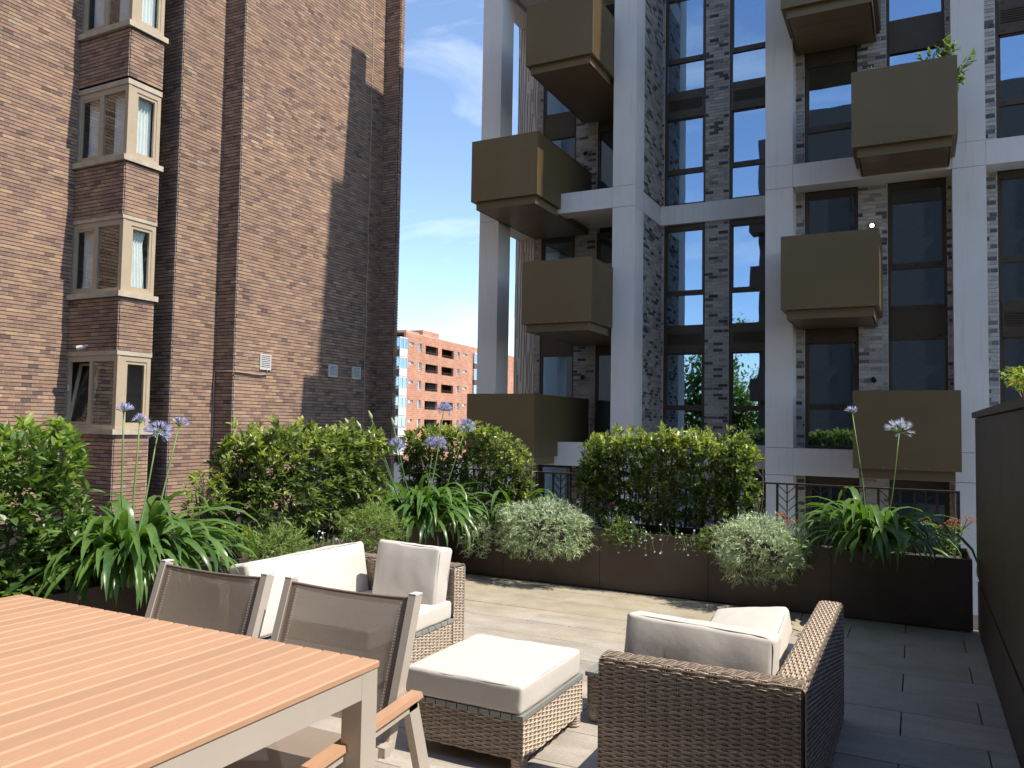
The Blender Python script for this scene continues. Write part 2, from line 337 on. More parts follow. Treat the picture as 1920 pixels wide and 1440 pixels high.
# ------------------------------------------------------------------ brickwork as geometry
BOX5 = np.array([[4, 5, 7, 6], [0, 1, 5, 4], [2, 6, 7, 3], [0, 4, 6, 2], [1, 3, 7, 5]])
class Brickwork:
    def __init__(s, course=.075, length=.225, joint=.01, proud=.012):
        s.c, s.L, s.j, s.p = course, length, joint, proud; s.rows = []; s.strips = []
    def wall(s, o, u, n, u0, u1, z0, z1, holes=(), phase=0.0):
        o = np.array(o, float); u = np.array(u, float); n = np.array(n, float)
        k0 = math.ceil(z0/s.c - 1e-6); k1 = int(z1/s.c + 1e-6)
        for k in range(k0, k1):
            za, zb = k*s.c, (k+1)*s.c
            spans = [(u0, u1)]
            for (a, b, c, d) in holes:
                if za + s.c*.5 > c and za + s.c*.5 < d:
                    ns = []
                    for (p, q) in spans:
                        if b <= p or a >= q: ns.append((p, q)); continue
                        if a > p: ns.append((p, a))
                        if b < q: ns.append((b, q))
                    spans = ns
            off = (k % 2)*s.L*.5 + phase
            for (p, q) in spans:
                if q-p < .02: continue
                s.strips.append((o, u, n, p, q, za, zb))
                i = math.floor((p-off)/s.L)
                while off + i*s.L < q:
                    a = max(p, off+i*s.L); b = min(q, off+(i+1)*s.L) - s.j
                    if b-a > .03: s.rows.append((o, u, n, a, b, za, zb))
                    i += 1
    def build(s, parent, mat, mortar, top=300, strip_recess=.004, name='brick'):
        R = s.rows; N = len(R)
        O = np.array([r[0] for r in R]); U = np.array([r[1] for r in R]); Nn = np.array([r[2] for r in R])
        A = np.array([r[3] for r in R]); B = np.array([r[4] for r in R]); Z0 = np.array([r[5] for r in R]); Z1 = np.array([r[6] for r in R]) - s.j
        rnd = rng.random(N)
        rnd = np.clip(.55*rnd + .45*rng.normal(.5, .22, N), 0, 1)
        cen = O + U*((A+B)/2)[:, None]; cen[:, 2] = (Z0+Z1)/2
        v = cen - np.array([0, 0, EYE]); zz = v @ np.array(CF); px = 960 + FPX*(v @ np.array(CR))/zz; py = 720 - FPX*(v @ np.array(CU))/zz
        facing = np.abs(np.sum(v*Nn, axis=1))/np.linalg.norm(v, axis=1)
        score = (B-A)*facing/zz**2*(((px > 5) & (px < 1915) & (py > 5) & (py < s.vis(px)) & (zz > 0)).astype(float))
        order = np.argsort(-score); ind = set(order[:top].tolist()) if top else set()
        prou = s.p + rng.normal(0, .0012, N)
        keep = np.array([i for i in range(N) if i not in ind])
        def verts(i):
            X = []
            for z in (Z0, Z1):
                for d in (np.full(N, -.02), prou):
                    for a in (A, B):
                        P = O + U*a[:, None] + Nn*d[:, None]; P[:, 2] = z; X.append(P[i])
            # order: z,d,u -> map to BOX5 layout with the front face (d=proud)
            return np.stack(X, 1)
        FACE = np.array([[2, 3, 7, 6], [0, 1, 3, 2], [4, 6, 7, 5], [0, 2, 6, 4], [1, 5, 7, 3]])
        VV = verts(keep); M = len(keep)
        F = (FACE[None] + (np.arange(M)*8)[:, None, None]).reshape(-1, 4)
        me = npmesh('brickwork', VV.reshape(-1, 3), [F], np.repeat(rnd[keep], 8))
        link('brickwork', me, mat, parent, 'stuff')
        cache = {}
        for i in sorted(ind):
            key = (tuple(np.round(U[i], 3)), tuple(np.round(Nn[i], 3)), round(B[i]-A[i], 3), int(rnd[i]*7))
            if key not in cache:
                P = []
                L = B[i]-A[i]; H = Z1[i]-Z0[i]
                for z in (0, H):
                    for d in (-.02, s.p):
                        for a in (0, L): P.append(U[i]*a + Nn[i]*d + np.array([0, 0, z]))
                cache[key] = npmesh(name, np.array(P), [FACE], [rnd[i]]*8); cache[key].materials.append(MAT[mat])
            base = O[i] + U[i]*A[i]; base[2] = Z0[i]
            link(name, cache[key], None, parent, loc=base)
        # mortar: one slightly recessed strip for each course
        V = []; S = s.strips
        for (o, u, n, a, b, za, zb) in S:
            for z in (za, zb-s.j):
                for d in (-.02, s.p-strip_recess):
                    for q in (a, b):
                        P = o + u*q + n*d; V.append((P[0], P[1], z))
        M = len(S); F = (FACE[None] + (np.arange(M)*8)[:, None, None]).reshape(-1, 4)
        link('mortar', npmesh('mortar', np.array(V), [F]), mortar, parent)
    def vis(s, px): return 880

# ------------------------------------------------------------------ ground and terrace
g = MB().box(-600, 600, -400, 800, -4.3, -4.0).build('ground', 'asphalt'); g['kind'] = 'structure'
XW, YP, XL = .43, 7.42, -4.45      # right wall, front of back planter, front of left planter
t = MB().box(-5.3, .9, -7, 8.3, -.5, -.03).build('terrace_floor', 'dark_joint'); t['kind'] = 'structure'
slab_mesh = {}
def slab(x0, x1, y0, y1):
    L, D = round(x1-x0, 3), round(y1-y0, 3)
    if (L, D) not in slab_mesh:
        s = MB(); V = []
        for (i, z) in ((0, -.03), (0, -.003), (.0025, 0)):
            V += [(i, i, z), (L-i, i, z), (L-i, D-i, z), (i, D-i, z)]
        Q = [(8, 9, 10, 11)]
        for k in (0, 4): Q += [(k+j, k+(j+1) % 4, k+4+(j+1) % 4, k+4+j) for j in range(4)]
        s.add(V, Q); slab_mesh[(L, D)] = s.mesh('paving_slab'); slab_mesh[(L, D)].materials.append(MAT['paving'])
    o = link('paving_slab', slab_mesh[(L, D)], None, t, loc=(x0, y0, rng.uniform(-.0012, .0012)))
row = 0
for k in range(-2, 17):
    y1 = 6.75 - .4*k; y0 = y1 - .4
    if y0 > YP+.05: continue
    ph = -.0875 + (.4 if k % 2 else 0)
    i = -8
    while True:
        a = ph + .8*i; b = a + .8; i += 1
        if a > XW: break
        a = max(a, XL-.2); b = min(b, XW+.01)
        if b-a < .03: continue
        slab(a+.003, b-.003, y0+.003, min(y1, YP+.12)-.003)

# ------------------------------------------------------------------ planters
def planter(name, label, x0, x1, y0, y1, h, seams, axis, face):
    e = empty(name, ((x0+x1)/2, (y0+y1)/2, 0), label, 'planter')
    # panels on the visible face
    for a, b in zip(seams[:-1], seams[1:]):
        if axis == 'x': chamfer_box('panel', 'corten', e, a+.002, b-.002, y0, y0+.012, .012, h, .003)
        else: chamfer_box('panel', 'corten', e, x1-.012, x1, a+.002, b-.002, .012, h, .003)
    if axis == 'x':
        box_part('rim', 'corten', e, x0, x1, y0+.013, y0+.045, h-.02, h-.004)
        box_part('back_panel', 'corten', e, x0, x1, y1-.012, y1, .01, h)
        box_part('end_panel', 'corten', e, x1-.012, x1, y0+.014, y1-.013, .012, h-.002)
        box_part('soil', 'soil', e, x0+.01, x1-.013, y0+.02, y1-.02, .02, h-.07)
    else:
        box_part('rim', 'corten', e, x1-.045, x1-.013, y0, y1, h-.02, h-.004)
        box_part('back_panel', 'corten', e, x0, x0+.012, y0, y1, .01, h)
        box_part('soil', 'soil', e, x0+.02, x1-.02, y0+.01, y1-.013, .02, h-.07)
    return e
PH = .58
planter('planter_trough', 'long dark brown metal planter below the chevron railing', -5.1, .395, YP, 8.12, PH, [-4.94, -3.85, -2.785, -1.722, -.665, .395], 'x', -1)
planter('planter_trough', 'dark brown metal planter along the brick building side behind the sofa', -5.15, XL, -1.6, 7.40, PH, [-1.6, -.55, .5, 1.55, 2.6, 3.65, 4.7, 5.75, 6.8, 7.40], 'y', 1)

# ------------------------------------------------------------------ boundary wall on the right
e = empty('boundary_wall', (.6, 3, 0), 'dark brown metal clad wall along the shaded paving with flat coping', 'wall')
ys = [-3.1, -1.0, 1.1, 3.2, 5.3, 7.52]
for a, b in zip(ys[:-1], ys[1:]):
    chamfer_box('panel', 'corten', e, XW, XW+.03, a+.002, b-.002, .44, 1.715, .002)
    chamfer_box('plinth_panel', 'corten', e, XW+.004, XW+.03, a+.002, b-.002, .012, .40, .002)
box_part('backing', 'black_metal', e, XW+.031, .84, -3.1, 7.50, 0, 1.70)
box_part('coping', 'corten', e, XW-.022, .9, -3.1, 7.545, 1.72, 1.765)

# ------------------------------------------------------------------ chevron railing
e = empty('balustrade', (-2, 8.2, 0), 'brown metal balustrade with chevron bars behind the back planter', 'railing')
RY, RT = 8.2, 1.075
s = MB().box(-5.2, .345, RY-.025, RY+.025, RT-.016, RT); s.build('top_rail', 'rail_brown', e)
MB().box(-5.2, .345, RY-.012, RY+.012, .12, .14).build('bottom_rail', 'rail_brown', e)
MB().box(.315, .345, RY-.02, RY+.02, .0, RT-.016).build('end_post', 'rail_brown', e)
x = -1.226 - .302*13
thick = MB().box(-.011, .011, -.011, .011, .12, RT-.016).mesh('baluster'); thick.materials.append(MAT['rail_brown'])
thin = MB().box(-.006, .006, -.006, .006, .12, RT-.016).mesh('thin_baluster'); thin.materials.append(MAT['rail_brown'])
cv = MB()
for k in range(11):
    zc = RT-.10 - .088*k
    for sg in (-1, 1): cv.bar((sg*.083, 0, zc+.075), (sg*.004, 0, zc), .008, .008)
chev = cv.mesh('chevron_bars'); chev.materials.append(MAT['rail_brown'])
while x < .12:
    link('baluster', thick, None, e, loc=(x, RY, 0)); link('baluster', thick, None, e, loc=(x+.182, RY, 0))
    link('thin_baluster', thin, None, e, loc=(x+.092, RY, 0)); link('chevron_bars', chev, None, e, loc=(x+.092, RY, 0))
    x += .302

# ------------------------------------------------------------------ brown brick building (left)
LB = empty('brick_building', (-15, 0, -4), 'tall brown brick building with stacked corner bay windows', 'building')
XM, XPIL, XB, XWL = -13.2, -13.78, -13.9, -15.45
YB, YB2, YPL, YM, YEND, YREAR = 10.25, 11.02, 11.42, 12.56, 17.6, -16.0
LH = 27.0
bz0, bz1 = -.45, 14.1
s = MB()
s.box(-26, XWL-.02, YREAR, YEND, -4, LH)                       # main volume
s.box(XWL-.02, XPIL-.02, YPL+.02, YM, -4, LH)
s.box(XWL-.02, XM-.02, YM+.02, YEND-.02, -4, LH)
s.build('wall', 'dark_joint', LB)
sills = [1.38 + 2.71*k for k in range(0, 5)]
WH = 1.44                                                       # window height
for k, z in enumerate(sills[:-1]):
    box_part('bay_core', 'dark_joint', LB, XWL-.01, XB-.02, YB+.02, YB2-.02, z+WH+.13, sills[k+1]-.12)
box_part('bay_core', 'dark_joint', LB, XWL-.01, XB-.02, YB+.02, YB2-.02, -4, sills[0]-.1)
bw = Brickwork(.075, .225, .013, .02)
winz = [(z-.12, z+WH+.125) for z in sills]
bw.wall((XM, 0, 0), (0, 1, 0), (1, 0, 0), YM, on(0, XM, 717, 300).y, bz0, bz1)
bw.wall((0, YM, 0), (1, 0, 0), (0, -1, 0), XPIL, XM, bz0, bz1, phase=.03)
bw.wall((XPIL, 0, 0), (0, 1, 0), (1, 0, 0), YPL, YM, bz0, bz1, phase=.07)
bw.wall((0, YPL, 0), (1, 0, 0), (0, -1, 0), XWL, XPIL, bz0, bz1, phase=.02)
bw.wall((XWL, 0, 0), (0, 1, 0), (1, 0, 0), 6.6, YB, bz0, bz1)
bw.wall((XWL, 0, 0), (0, 1, 0), (1, 0, 0), YB2, YPL, bz0, bz1)
bw.wall((0, YB, 0), (1, 0, 0), (0, -1, 0), XWL, XB, bz0, bz1, holes=[(XWL-1, XB+1, a, b) for a, b in winz], phase=.05)
bw.wall((XB, 0, 0), (0, 1, 0), (1, 0, 0), YB, YB2, bz0, bz1, holes=[(YB-1, YB2+1, a, b) for a, b in winz], phase=.09)
YF_ = on(0, XM, 717, 300).y; XF_ = on(1, YF_, 745, 300).x; YFE = on(0, XF_, 752, 300).y
MB().box(XM-.5, XF_-.02, YF_+.02, YFE, -4, LH).build('end_fin', 'dark_joint', LB)
bw.wall((0, YF_, 0), (1, 0, 0), (0, -1, 0), XM, XF_, bz0, bz1, phase=.04)
bw.wall((XF_, 0, 0), (0, 1, 0), (1, 0, 0), YF_, YFE, bz0, bz1)
bw.build(LB, 'brown_brick', 'brown_mortar', 300, .003)
def drape(name, mat, parent, a, b, z0, z1, n, amp=.02, taper=None):
    """pleated sheet from a to b (2D points), hanging z0..z1; n pleats"""
    a = Vector((*a, 0)); b = Vector((*b, 0)); d = b-a; nr = Vector((-d.y, d.x, 0)).normalized()
    N = n*6; V = []; 
    for j, z in enumerate((z0, z0+(z1-z0)*.35, z0+(z1-z0)*.75, z1)):
        tt = 1 if taper is None else taper[j]
        for i in range(N+1):
            f = i/N; p = a + d*f*tt + nr*amp*math.sin(f*n*2*math.pi + .4*math.sin(7*f))
            V.append((p.x, p.y, z))
    Q = [(j*(N+1)+i, j*(N+1)+i+1, (j+1)*(N+1)+i+1, (j+1)*(N+1)+i) for j in range(3) for i in range(N)]
    s = MB(); s.add(V, Q); return s.build(name, mat, parent, smooth=True)
def bay_window(z, idx):
    wz0, wz1 = z, z+WH
    o = MB()
    o.box(XWL, XB+.07, YB-.085, YB2+.06, z-.11, z-.004)         # sill slab wraps the corner
    o.build('sill', 'stone_trim', LB)
    o = MB().box(XWL, XB+.012, YB-.012, YB2+.012, wz1+.012, wz1+.115); o.build('lintel', 'stone_trim', LB)
    fr = MB(); t = .075; d0, d1 = YB+.01, YB+.075
    xs = [XWL+.06, -14.72, XB]                                   # front face lights
    fr.box(XWL+.005, XB, d0, d1, wz0, wz0+t); fr.box(XWL+.005, XB, d0, d1, wz1-t-.03, wz1+.01)
    fr.box(XWL+.005, XWL+.085, d0, d1, wz0+t, wz1-t-.03); fr.box(-14.74, -14.66, d0, d1, wz0+t, wz1-t-.03)
    fr.box(XB-.10, XB, d0, d1, wz0+t, wz1-t-.03)
    e0, e1 = XB-.07, XB-.006                                     # sunny side light
    fr.box(e0, e1, d1+.001, YB2, wz0, wz0+t); fr.box(e0, e1, d1+.001, YB2, wz1-t-.02, wz1+.01)
    fr.box(e0, e1, d1+.001, YB+.20, wz0+t, wz1-t-.02); fr.box(e0, e1, YB2-.085, YB2, wz0+t, wz1-t-.02)
    f = fr.build('window', 'tan_frame', LB)
    sash = MB()
    ya, yb = YB+.20, YB2-.085; za, zb = wz0+t, wz1-t-.02
    sash.box(e0-.005, e1-.015, ya, ya+.05, za, zb); sash.box(e0-.005, e1-.015, yb-.05, yb, za, zb)
    sash.box(e0-.005, e1-.015, ya+.05, yb-.05, za, za+.05); sash.box(e0-.005, e1-.015, ya+.05, yb-.05, zb-.06, zb)
    sash.build('sash', 'tan_frame', f); sash = MB()
    xa, xb = XWL+.085, -14.74
    if idx != 0:
        sash.box(xa, xa+.045, d0+.01, d1-.01, wz0+t, wz1-t-.03); sash.box(xb-.045, xb, d0+.01, d1-.01, wz0+t, wz1-t-.03)
        sash.box(xa+.045, xb-.045, d0+.01, d1-.01, wz0+t, wz0+t+.045); sash.box(xa+.045, xb-.045, d0+.01, d1-.01, wz1-t-.075, wz1-t-.03)
        MB().box(xa+.045, xb-.045, d0+.025, d0+.031, wz0+t+.045, wz1-t-.075).build('pane', 'old_glass', f)
    else:                                                         # tilted open inwards
        zt, zb2 = wz1-t-.05, wz0+t+.01; dy = .22
        def P(x, z): fz = (z-zb2)/(zt-zb2); return Vector((x, d0+.02+dy*fz, z))
        for q0, q1 in ((P(xa+.02, zb2), P(xa+.02, zt)), (P(xb-.02, zb2), P(xb-.02, zt)), (P(xa, zb2+.02), P(xb, zb2+.02)), (P(xa, zt-.02), P(xb, zt-.02))):
            sash.bar(q0, q1, .045, .05, up=(0, 1, 0))
        o = MB(); o.add([tuple(P(xa+.03, zb2+.03)), tuple(P(xb-.03, zb2+.03)), tuple(P(xb-.03, zt-.03)), tuple(P(xa+.03, zt-.03))], [(0, 1, 2, 3)])
        o.build('pane', 'old_glass', f)
        MB().box(xa+.005, xa+.02, d0-.03, d0, wz0+.75, wz0+.87).build('handle', 'plate_grey', f)
    sash.build('sash', 'tan_frame', f)
    MB().box(-14.66, XB-.10, d0+.025, d0+.031, wz0+t, wz1-t-.03).build('pane', 'old_glass', f)
    MB().box(e0+.03, e0+.036, ya+.05, yb-.05, za+.05, zb-.06).build('pane', 'old_glass', f)
    MB().box(XWL, XB-.08, YB2-.04, YB2-.01, wz0-.1, wz1+.1).build('bay_back', 'interior', f)
    MB().box(XWL+.01, XB-.09, YB+.1, YB2-.05, wz0-.02, wz0-.005).build('window_board', 'interior', f)
    if idx > 0:
        drape('curtain', 'curtain', f, (XB-.17, YB+.22), (XB-.17, YB2-.1), wz0+.05, wz1-.05, 6, .022, (1, 1, 1, 1) if idx != 1 else (1, .9, .8, 1))
        drape('curtain', 'curtain', f, (XWL+.1, YB+.2), (XWL+.55, YB+.2), wz0+.05, wz1-.05, 5, .02, (.9, .7, .8, 1))
        if idx > 1: drape('curtain', 'curtain', f, (-14.6, YB+.24), (-14.05, YB+.24), wz0+.05, wz1-.05, 6, .02)
for k, z in enumerate(sills):
    bay_window(z, k)
# vents, conduit and cable on the long wall
for (ya, yb, za, zb, pos) in ((13.28, 13.62, 2.74, 3.09, 0), (15.62, 15.96, 2.72, 3.03, 1), (16.57, 16.91, 2.72, 3.04, 2)):
    v = MB().box(XM+.014, XM+.05, ya, yb, za, za+.03).box(XM+.014, XM+.05, ya, yb, zb-.03, zb).box(XM+.014, XM+.05, ya, ya+.03, za+.03, zb-.03).box(XM+.014, XM+.05, yb-.03, yb, za+.03, zb-.03)
    vo = v.build('vent_grille', 'plate_grey', LB)
    for j in range(7):
        zz = za+.045 + j*(zb-za-.08)/6.6
        MB().hexa([(XM+.02, ya+.03, zz), (XM+.045, ya+.03, zz-.012), (XM+.045, yb-.03, zz-.012), (XM+.02, yb-.03, zz), (XM+.02, ya+.03, zz+.016), (XM+.045, ya+.03, zz+.006), (XM+.045, yb-.03, zz+.006), (XM+.02, yb-.03, zz+.016)]).build('louvre_blade', 'plate_grey', vo)
    MB().box(XM+.013, XM+.017, ya+.03, yb-.03, za+.03, zb-.03).build('vent_back', 'black_metal', vo)
MB().tube([(XM+.05, 13.5, 2.74), (XM+.05, 13.5, 2.64), (XM+.05, 13.3, 2.62), (XM+.05, 12.6, 2.64), (XM+.05, YM-.05, 2.64), (XPIL+.05, YM-.05, 2.66), (XPIL+.05, YM-.05, 1.2)], .017, 6).build('conduit', 'pipe_tan', LB)
MB().tube([(XM+.03, 17.1+.02*math.sin(q*1.7), 13.9-q*.5) for q in range(28)], .014, 5).build('cable', 'pipe_tan', LB)
MB().tube([(-14.75, YB-.05, 3.03), (-14.75, YB-.12, 3.0), (-14.85, YB-.2, 2.97)], [.03, .035, .045], 8).build('lamp', 'plate_grey', LB)

# ------------------------------------------------------------------ apartment building (ahead)
AB = empty('apartment_building', (-2, 18, -4), 'new apartment block with pale concrete frame, grey brick and bronze balconies', 'building')
YC, YR, YN = 16.55, 18.6, 17.05
cols = [(-9.40, -8.88), (-6.00, -5.48), (-2.71, -2.18), (.63, 1.17), (4.0, 4.54)]
BEAMS = [(-5.02, -4.5), (.69, 1.23), (6.47, 6.94), (12.19, 12.66)]
CTOP = [17.0, 17.0, 17.0, 24.0, 24.0]
for (a, b), top in zip(cols, CTOP):
    o = MB(); zc = -4.0
    for (c, d) in BEAMS:
        if c-.004 > zc: o.box(a, b, YC, YC+.62, zc, c-.008)
        o.box(a, b, YC-.002, YC+.62, c, d-.008); zc = d
    o.box(a, b, YC, YC+.62, zc, top); o.build('column', 'concrete_white', AB)
for (c, d) in BEAMS[1:]:
    MB().box(cols[0][1]+.004, cols[1][0]-.004, YC+.004, YC+.5, c, d-.012).build('beam', 'concrete_white', AB)
    MB().box(cols[2][1]+.004, cols[3][0]-.004, YC+.004, YC+.5, c, d-.012).build('beam', 'concrete_white', AB)
    MB().box(cols[3][1]+.004, cols[4][0]-.004, YC+.004, YC+.5, c, d-.012).build('beam', 'concrete_white', AB)
    MB().box(cols[1][0]+.06, cols[1][1]-.006, YC+.625, YR-.05, c, d-.012).build('beam', 'concrete_white', AB)
    MB().box(cols[1][1], cols[2][0]+.4, YR-.07, YR+.3, c, d-.012).build('beam', 'concrete_white', AB)
    MB().box(cols[0][0]+.02, cols[0][1]-.02, YC+.625, YR-.004, c, d-.012).build('beam', 'concrete_white', AB)
    MB().box(-8.86, -6.02, YC+.51, YR-.06, c+.1, d-.1).build('floor_slab', 'concrete_white', AB)
# brick
gb = Brickwork(.075, .228, .01, .008)
gz0, gz1 = -1.0, 13.2
BCW = [(-5.42, -4.42), (-3.86, -2.75)]
ABW = [(-8.70, -7.75), (-7.16, -6.02)]
CDW = [(-2.01, -1.0), (-.47, .55)]
DEW = [(1.38, 2.45), (2.95, 3.95)]
fl = [(a, b) for (a, b) in BEAMS]
def holes(ws): return [(a, b, -9, 99) for a, b in ws] + [(-99, 99, c, d) for c, d in BEAMS]
gb.wall((0, YR, 0), (1, 0, 0), (0, -1, 0), -5.48, -2.2, gz0, gz1, holes(BCW))
gb.wall((0, YR, 0), (1, 0, 0), (0, -1, 0), -8.87, -5.7, gz0, gz1, holes(ABW))
gb.wall((0, YN, 0), (1, 0, 0), (0, -1, 0), -2.19, .64, gz0, gz1, holes(CDW))
gb.wall((0, YN, 0), (1, 0, 0), (0, -1, 0), 1.16, 4.02, gz0, gz1, holes(DEW))
gb.wall((-5.49, 0, 0), (0, 1, 0), (1, 0, 0), YC+.62, YR, gz0, gz1, [(-99, 99, c, d) for c, d in BEAMS], .06)
gb.build(AB, 'grey_brick', 'grey_mortar', 300, .005)
# backing volumes (cast the shadow on the brown wall; hold the brick)
o = MB()
def backing(y, spans, x0, x1, top):
    p = x0
    for a, b in spans + [(x1, x1)]:
        if a > p: o.box(p, a, y+.004, y+.22, -4, top)
        p = max(p, b)
backing(YR, BCW, -5.48, -2.2, 17); backing(YR, ABW, -8.87, -5.7, 17)
backing(YN, CDW, -2.19, .64, 24); backing(YN, DEW, 1.16, 4.02, 24)
o.box(-5.7, -5.51, YC+.63, YR+.22, -4, 17)
o.build('wall', 'grey_mortar', AB)
o = MB(); o.box(-8.86, 1.0, YR+1.6, YR+1.8, -4, 27.5); o.box(-2.15, 4.5, YN+1.6, YN+1.7, -4, 24)
o.box(-8.86, -8.7, YR+.23, YR+1.6, -4, 27.5); o.box(4.0, 4.5, YN+.3, YR+1.5, -4, 24); o.box(-2.6, -2.3, YN+.3, YR-.1, -4, 17)
for z in (-1.2, 1.1, 3.72, 6.7, 9.44, 12.4):
    o.box(-8.69, -2.7, YR+.23, YR+1.59, z-.1, z+.1); o.box(-2.15, 3.99, YN+.23, YN+1.59, z-.1, z+.1)
o.build('interior_wall', 'interior', AB)
MB().box(-8.86, -2.2, YC+.03, YR+1.6, 16.8, 17.0).box(-2.0, 12, YC+.03, YR+1.6, 23.8, 24.0).build('roof', 'roof_dark', AB)
# carved pale end pier with branching grooves
pier = MB().box(-9.45, -8.88, YR, YR+.4, -4, 17); po = pier.build('end_pier', 'concrete_white', AB)
gr = MB(); R2 = random.Random(5)
for k in range(9):
    xg = -9.42 + .064*k; z = -1.0; pts = []
    while z < 13.3:
        pts.append((xg + .018*math.sin(z*.9+k) + R2.uniform(-.014, .014), YR-.002, z)); z += R2.uniform(.25, .6)
    for p, q in zip(pts[:-1], pts[1:]):
        if R2.random() < .86: gr.bar(p, q, .012, .012, up=(0, 1, 0))
gr.build('groove', 'roof_dark', po)
def win_module(y, x0, x1, zb, zt, door=False, cur=None, louvre=True):
    """two-storey bronze window stack between two beams"""
    f = MB(); t = .055; ya, yb = y+.035, y+.12
    h = zt-zb
    f.box(x0, x0+t, ya, yb, zb, zt); f.box(x1-t, x1, ya, yb, zb, zt)
    f.box(x0+t, x1-t, ya, yb, zb, zb+.05); f.box(x0+t, x1-t, ya, yb, zt-.13, zt)
    f.box(x0+t, x1-t, ya-.02, yb, zb+2.13, zb+2.80)
    panes = []
    for (s0, s1) in ((zb+.05, zb+2.13), (zb+2.80, zt-.13)):
        if door and s0 < zb+1:
            panes.append((s0, s1)); continue
        tz = s0+.78
        f.box(x0+t, x1-t, ya, yb, tz-.06, tz+.06); panes += [(s0, tz-.06), (tz+.06, s1)]
        f.box(x0+t, x0+t+.03, ya+.02, yb, tz+.06, s1); f.box(x1-t-.03, x1-t, ya+.02, yb, tz+.06, s1)
        f.box(x0+t, x1-t, ya+.02, yb, s1-.035, s1)
    fo = f.build('window', 'bronze_frame', AB)
    for (a, b) in panes:
        MB().box(x0+t, x1-t, ya+.045, ya+.055, a, b).build('pane', 'facade_glass', fo)
    if louvre:
        v = MB()
        for j in range(6):
            zz = zb+2.36 + .045*j
            v.hexa([(x0+.1, ya-.045, zz-.012), (x1-.1, ya-.045, zz-.012), (x1-.1, ya-.021, zz), (x0+.1, ya-.021, zz), (x0+.1, ya-.045, zz+.006), (x1-.1, ya-.045, zz+.006), (x1-.1, ya-.021, zz+.018), (x0+.1, ya-.021, zz+.018)])
        v.build('louvre', 'bronze_frame', fo)
    bt = MB()
    for zz in (zb+.83, zb+2.2, zb+2.73, zb+3.58):
        for fx in (.12, .5, .88):
            xx = x0+(x1-x0)*fx; bt.box(xx-.025, xx+.025, ya-.026, ya-.0205, zz-.012, zz+.012)
    bt.build('fixing', 'black_metal', fo, kind='stuff')
    if cur:
        for (c, d, s0, s1) in cur:
            drape('curtain', 'curtain_green', fo, (c, y+.28), (d, y+.28), s0, s1, 5, .02)
for zi, (zb, zt) in enumerate(((1.23, 6.47), (6.94, 12.19))):
    for wi, (a, b) in enumerate(BCW):
        win_module(YR, a, b, zb, zt, cur=[(-3.78, -3.1, 1.3, 3.35)] if (zi == 0 and wi == 1) else None)
    for a, b in ABW: win_module(YR, a, b, zb, zt, door=True, louvre=False)
    win_module(YN, *CDW[0], zb, zt, louvre=False); win_module(YN, *CDW[1], zb, zt, door=True, louvre=False)
    for a, b in DEW: win_module(YN, a, b, zb, zt)
for ws, y in ((BCW, YR), (ABW, YR), (CDW, YN), (DEW, YN)):
    for a, b in ws: win_module(y, a, b, -4.4, .68, louvre=False)
for (x, y, z) in ((-.74, YN-.03, 2.62), (-7.46, YR-.03, 8.55), (-7.46, YR-.03, 2.84), (-7.46, YR-.03, 5.6)):
    MB().tube([(x, y, z), (x, y-.07, z-.02), (x+.02, y-.13, z-.06)], [.035, .045, .05], 8).build('wall_lamp', 'black_metal', AB)
Ml, n_, l_, b_ = nmat('lit_lamp'); b_.inputs['Emission Color'].default_value = (1, .95, .85, 1); b_.inputs['Emission Strength'].default_value = 6; MAT['lit_lamp'] = Ml
lp = on(1, YN-.06, 1635, 423); lo = MB().tube([(lp.x, YN-.012, lp.z), (lp.x, YN-.07, lp.z)], .05, 10).build('wall_lamp', 'black_metal', AB)
MB().tube([(lp.x, YN-.071, lp.z), (lp.x, YN-.10, lp.z-.015)], [.038, .03], 10).build('lamp_glass', 'lit_lamp', lo)
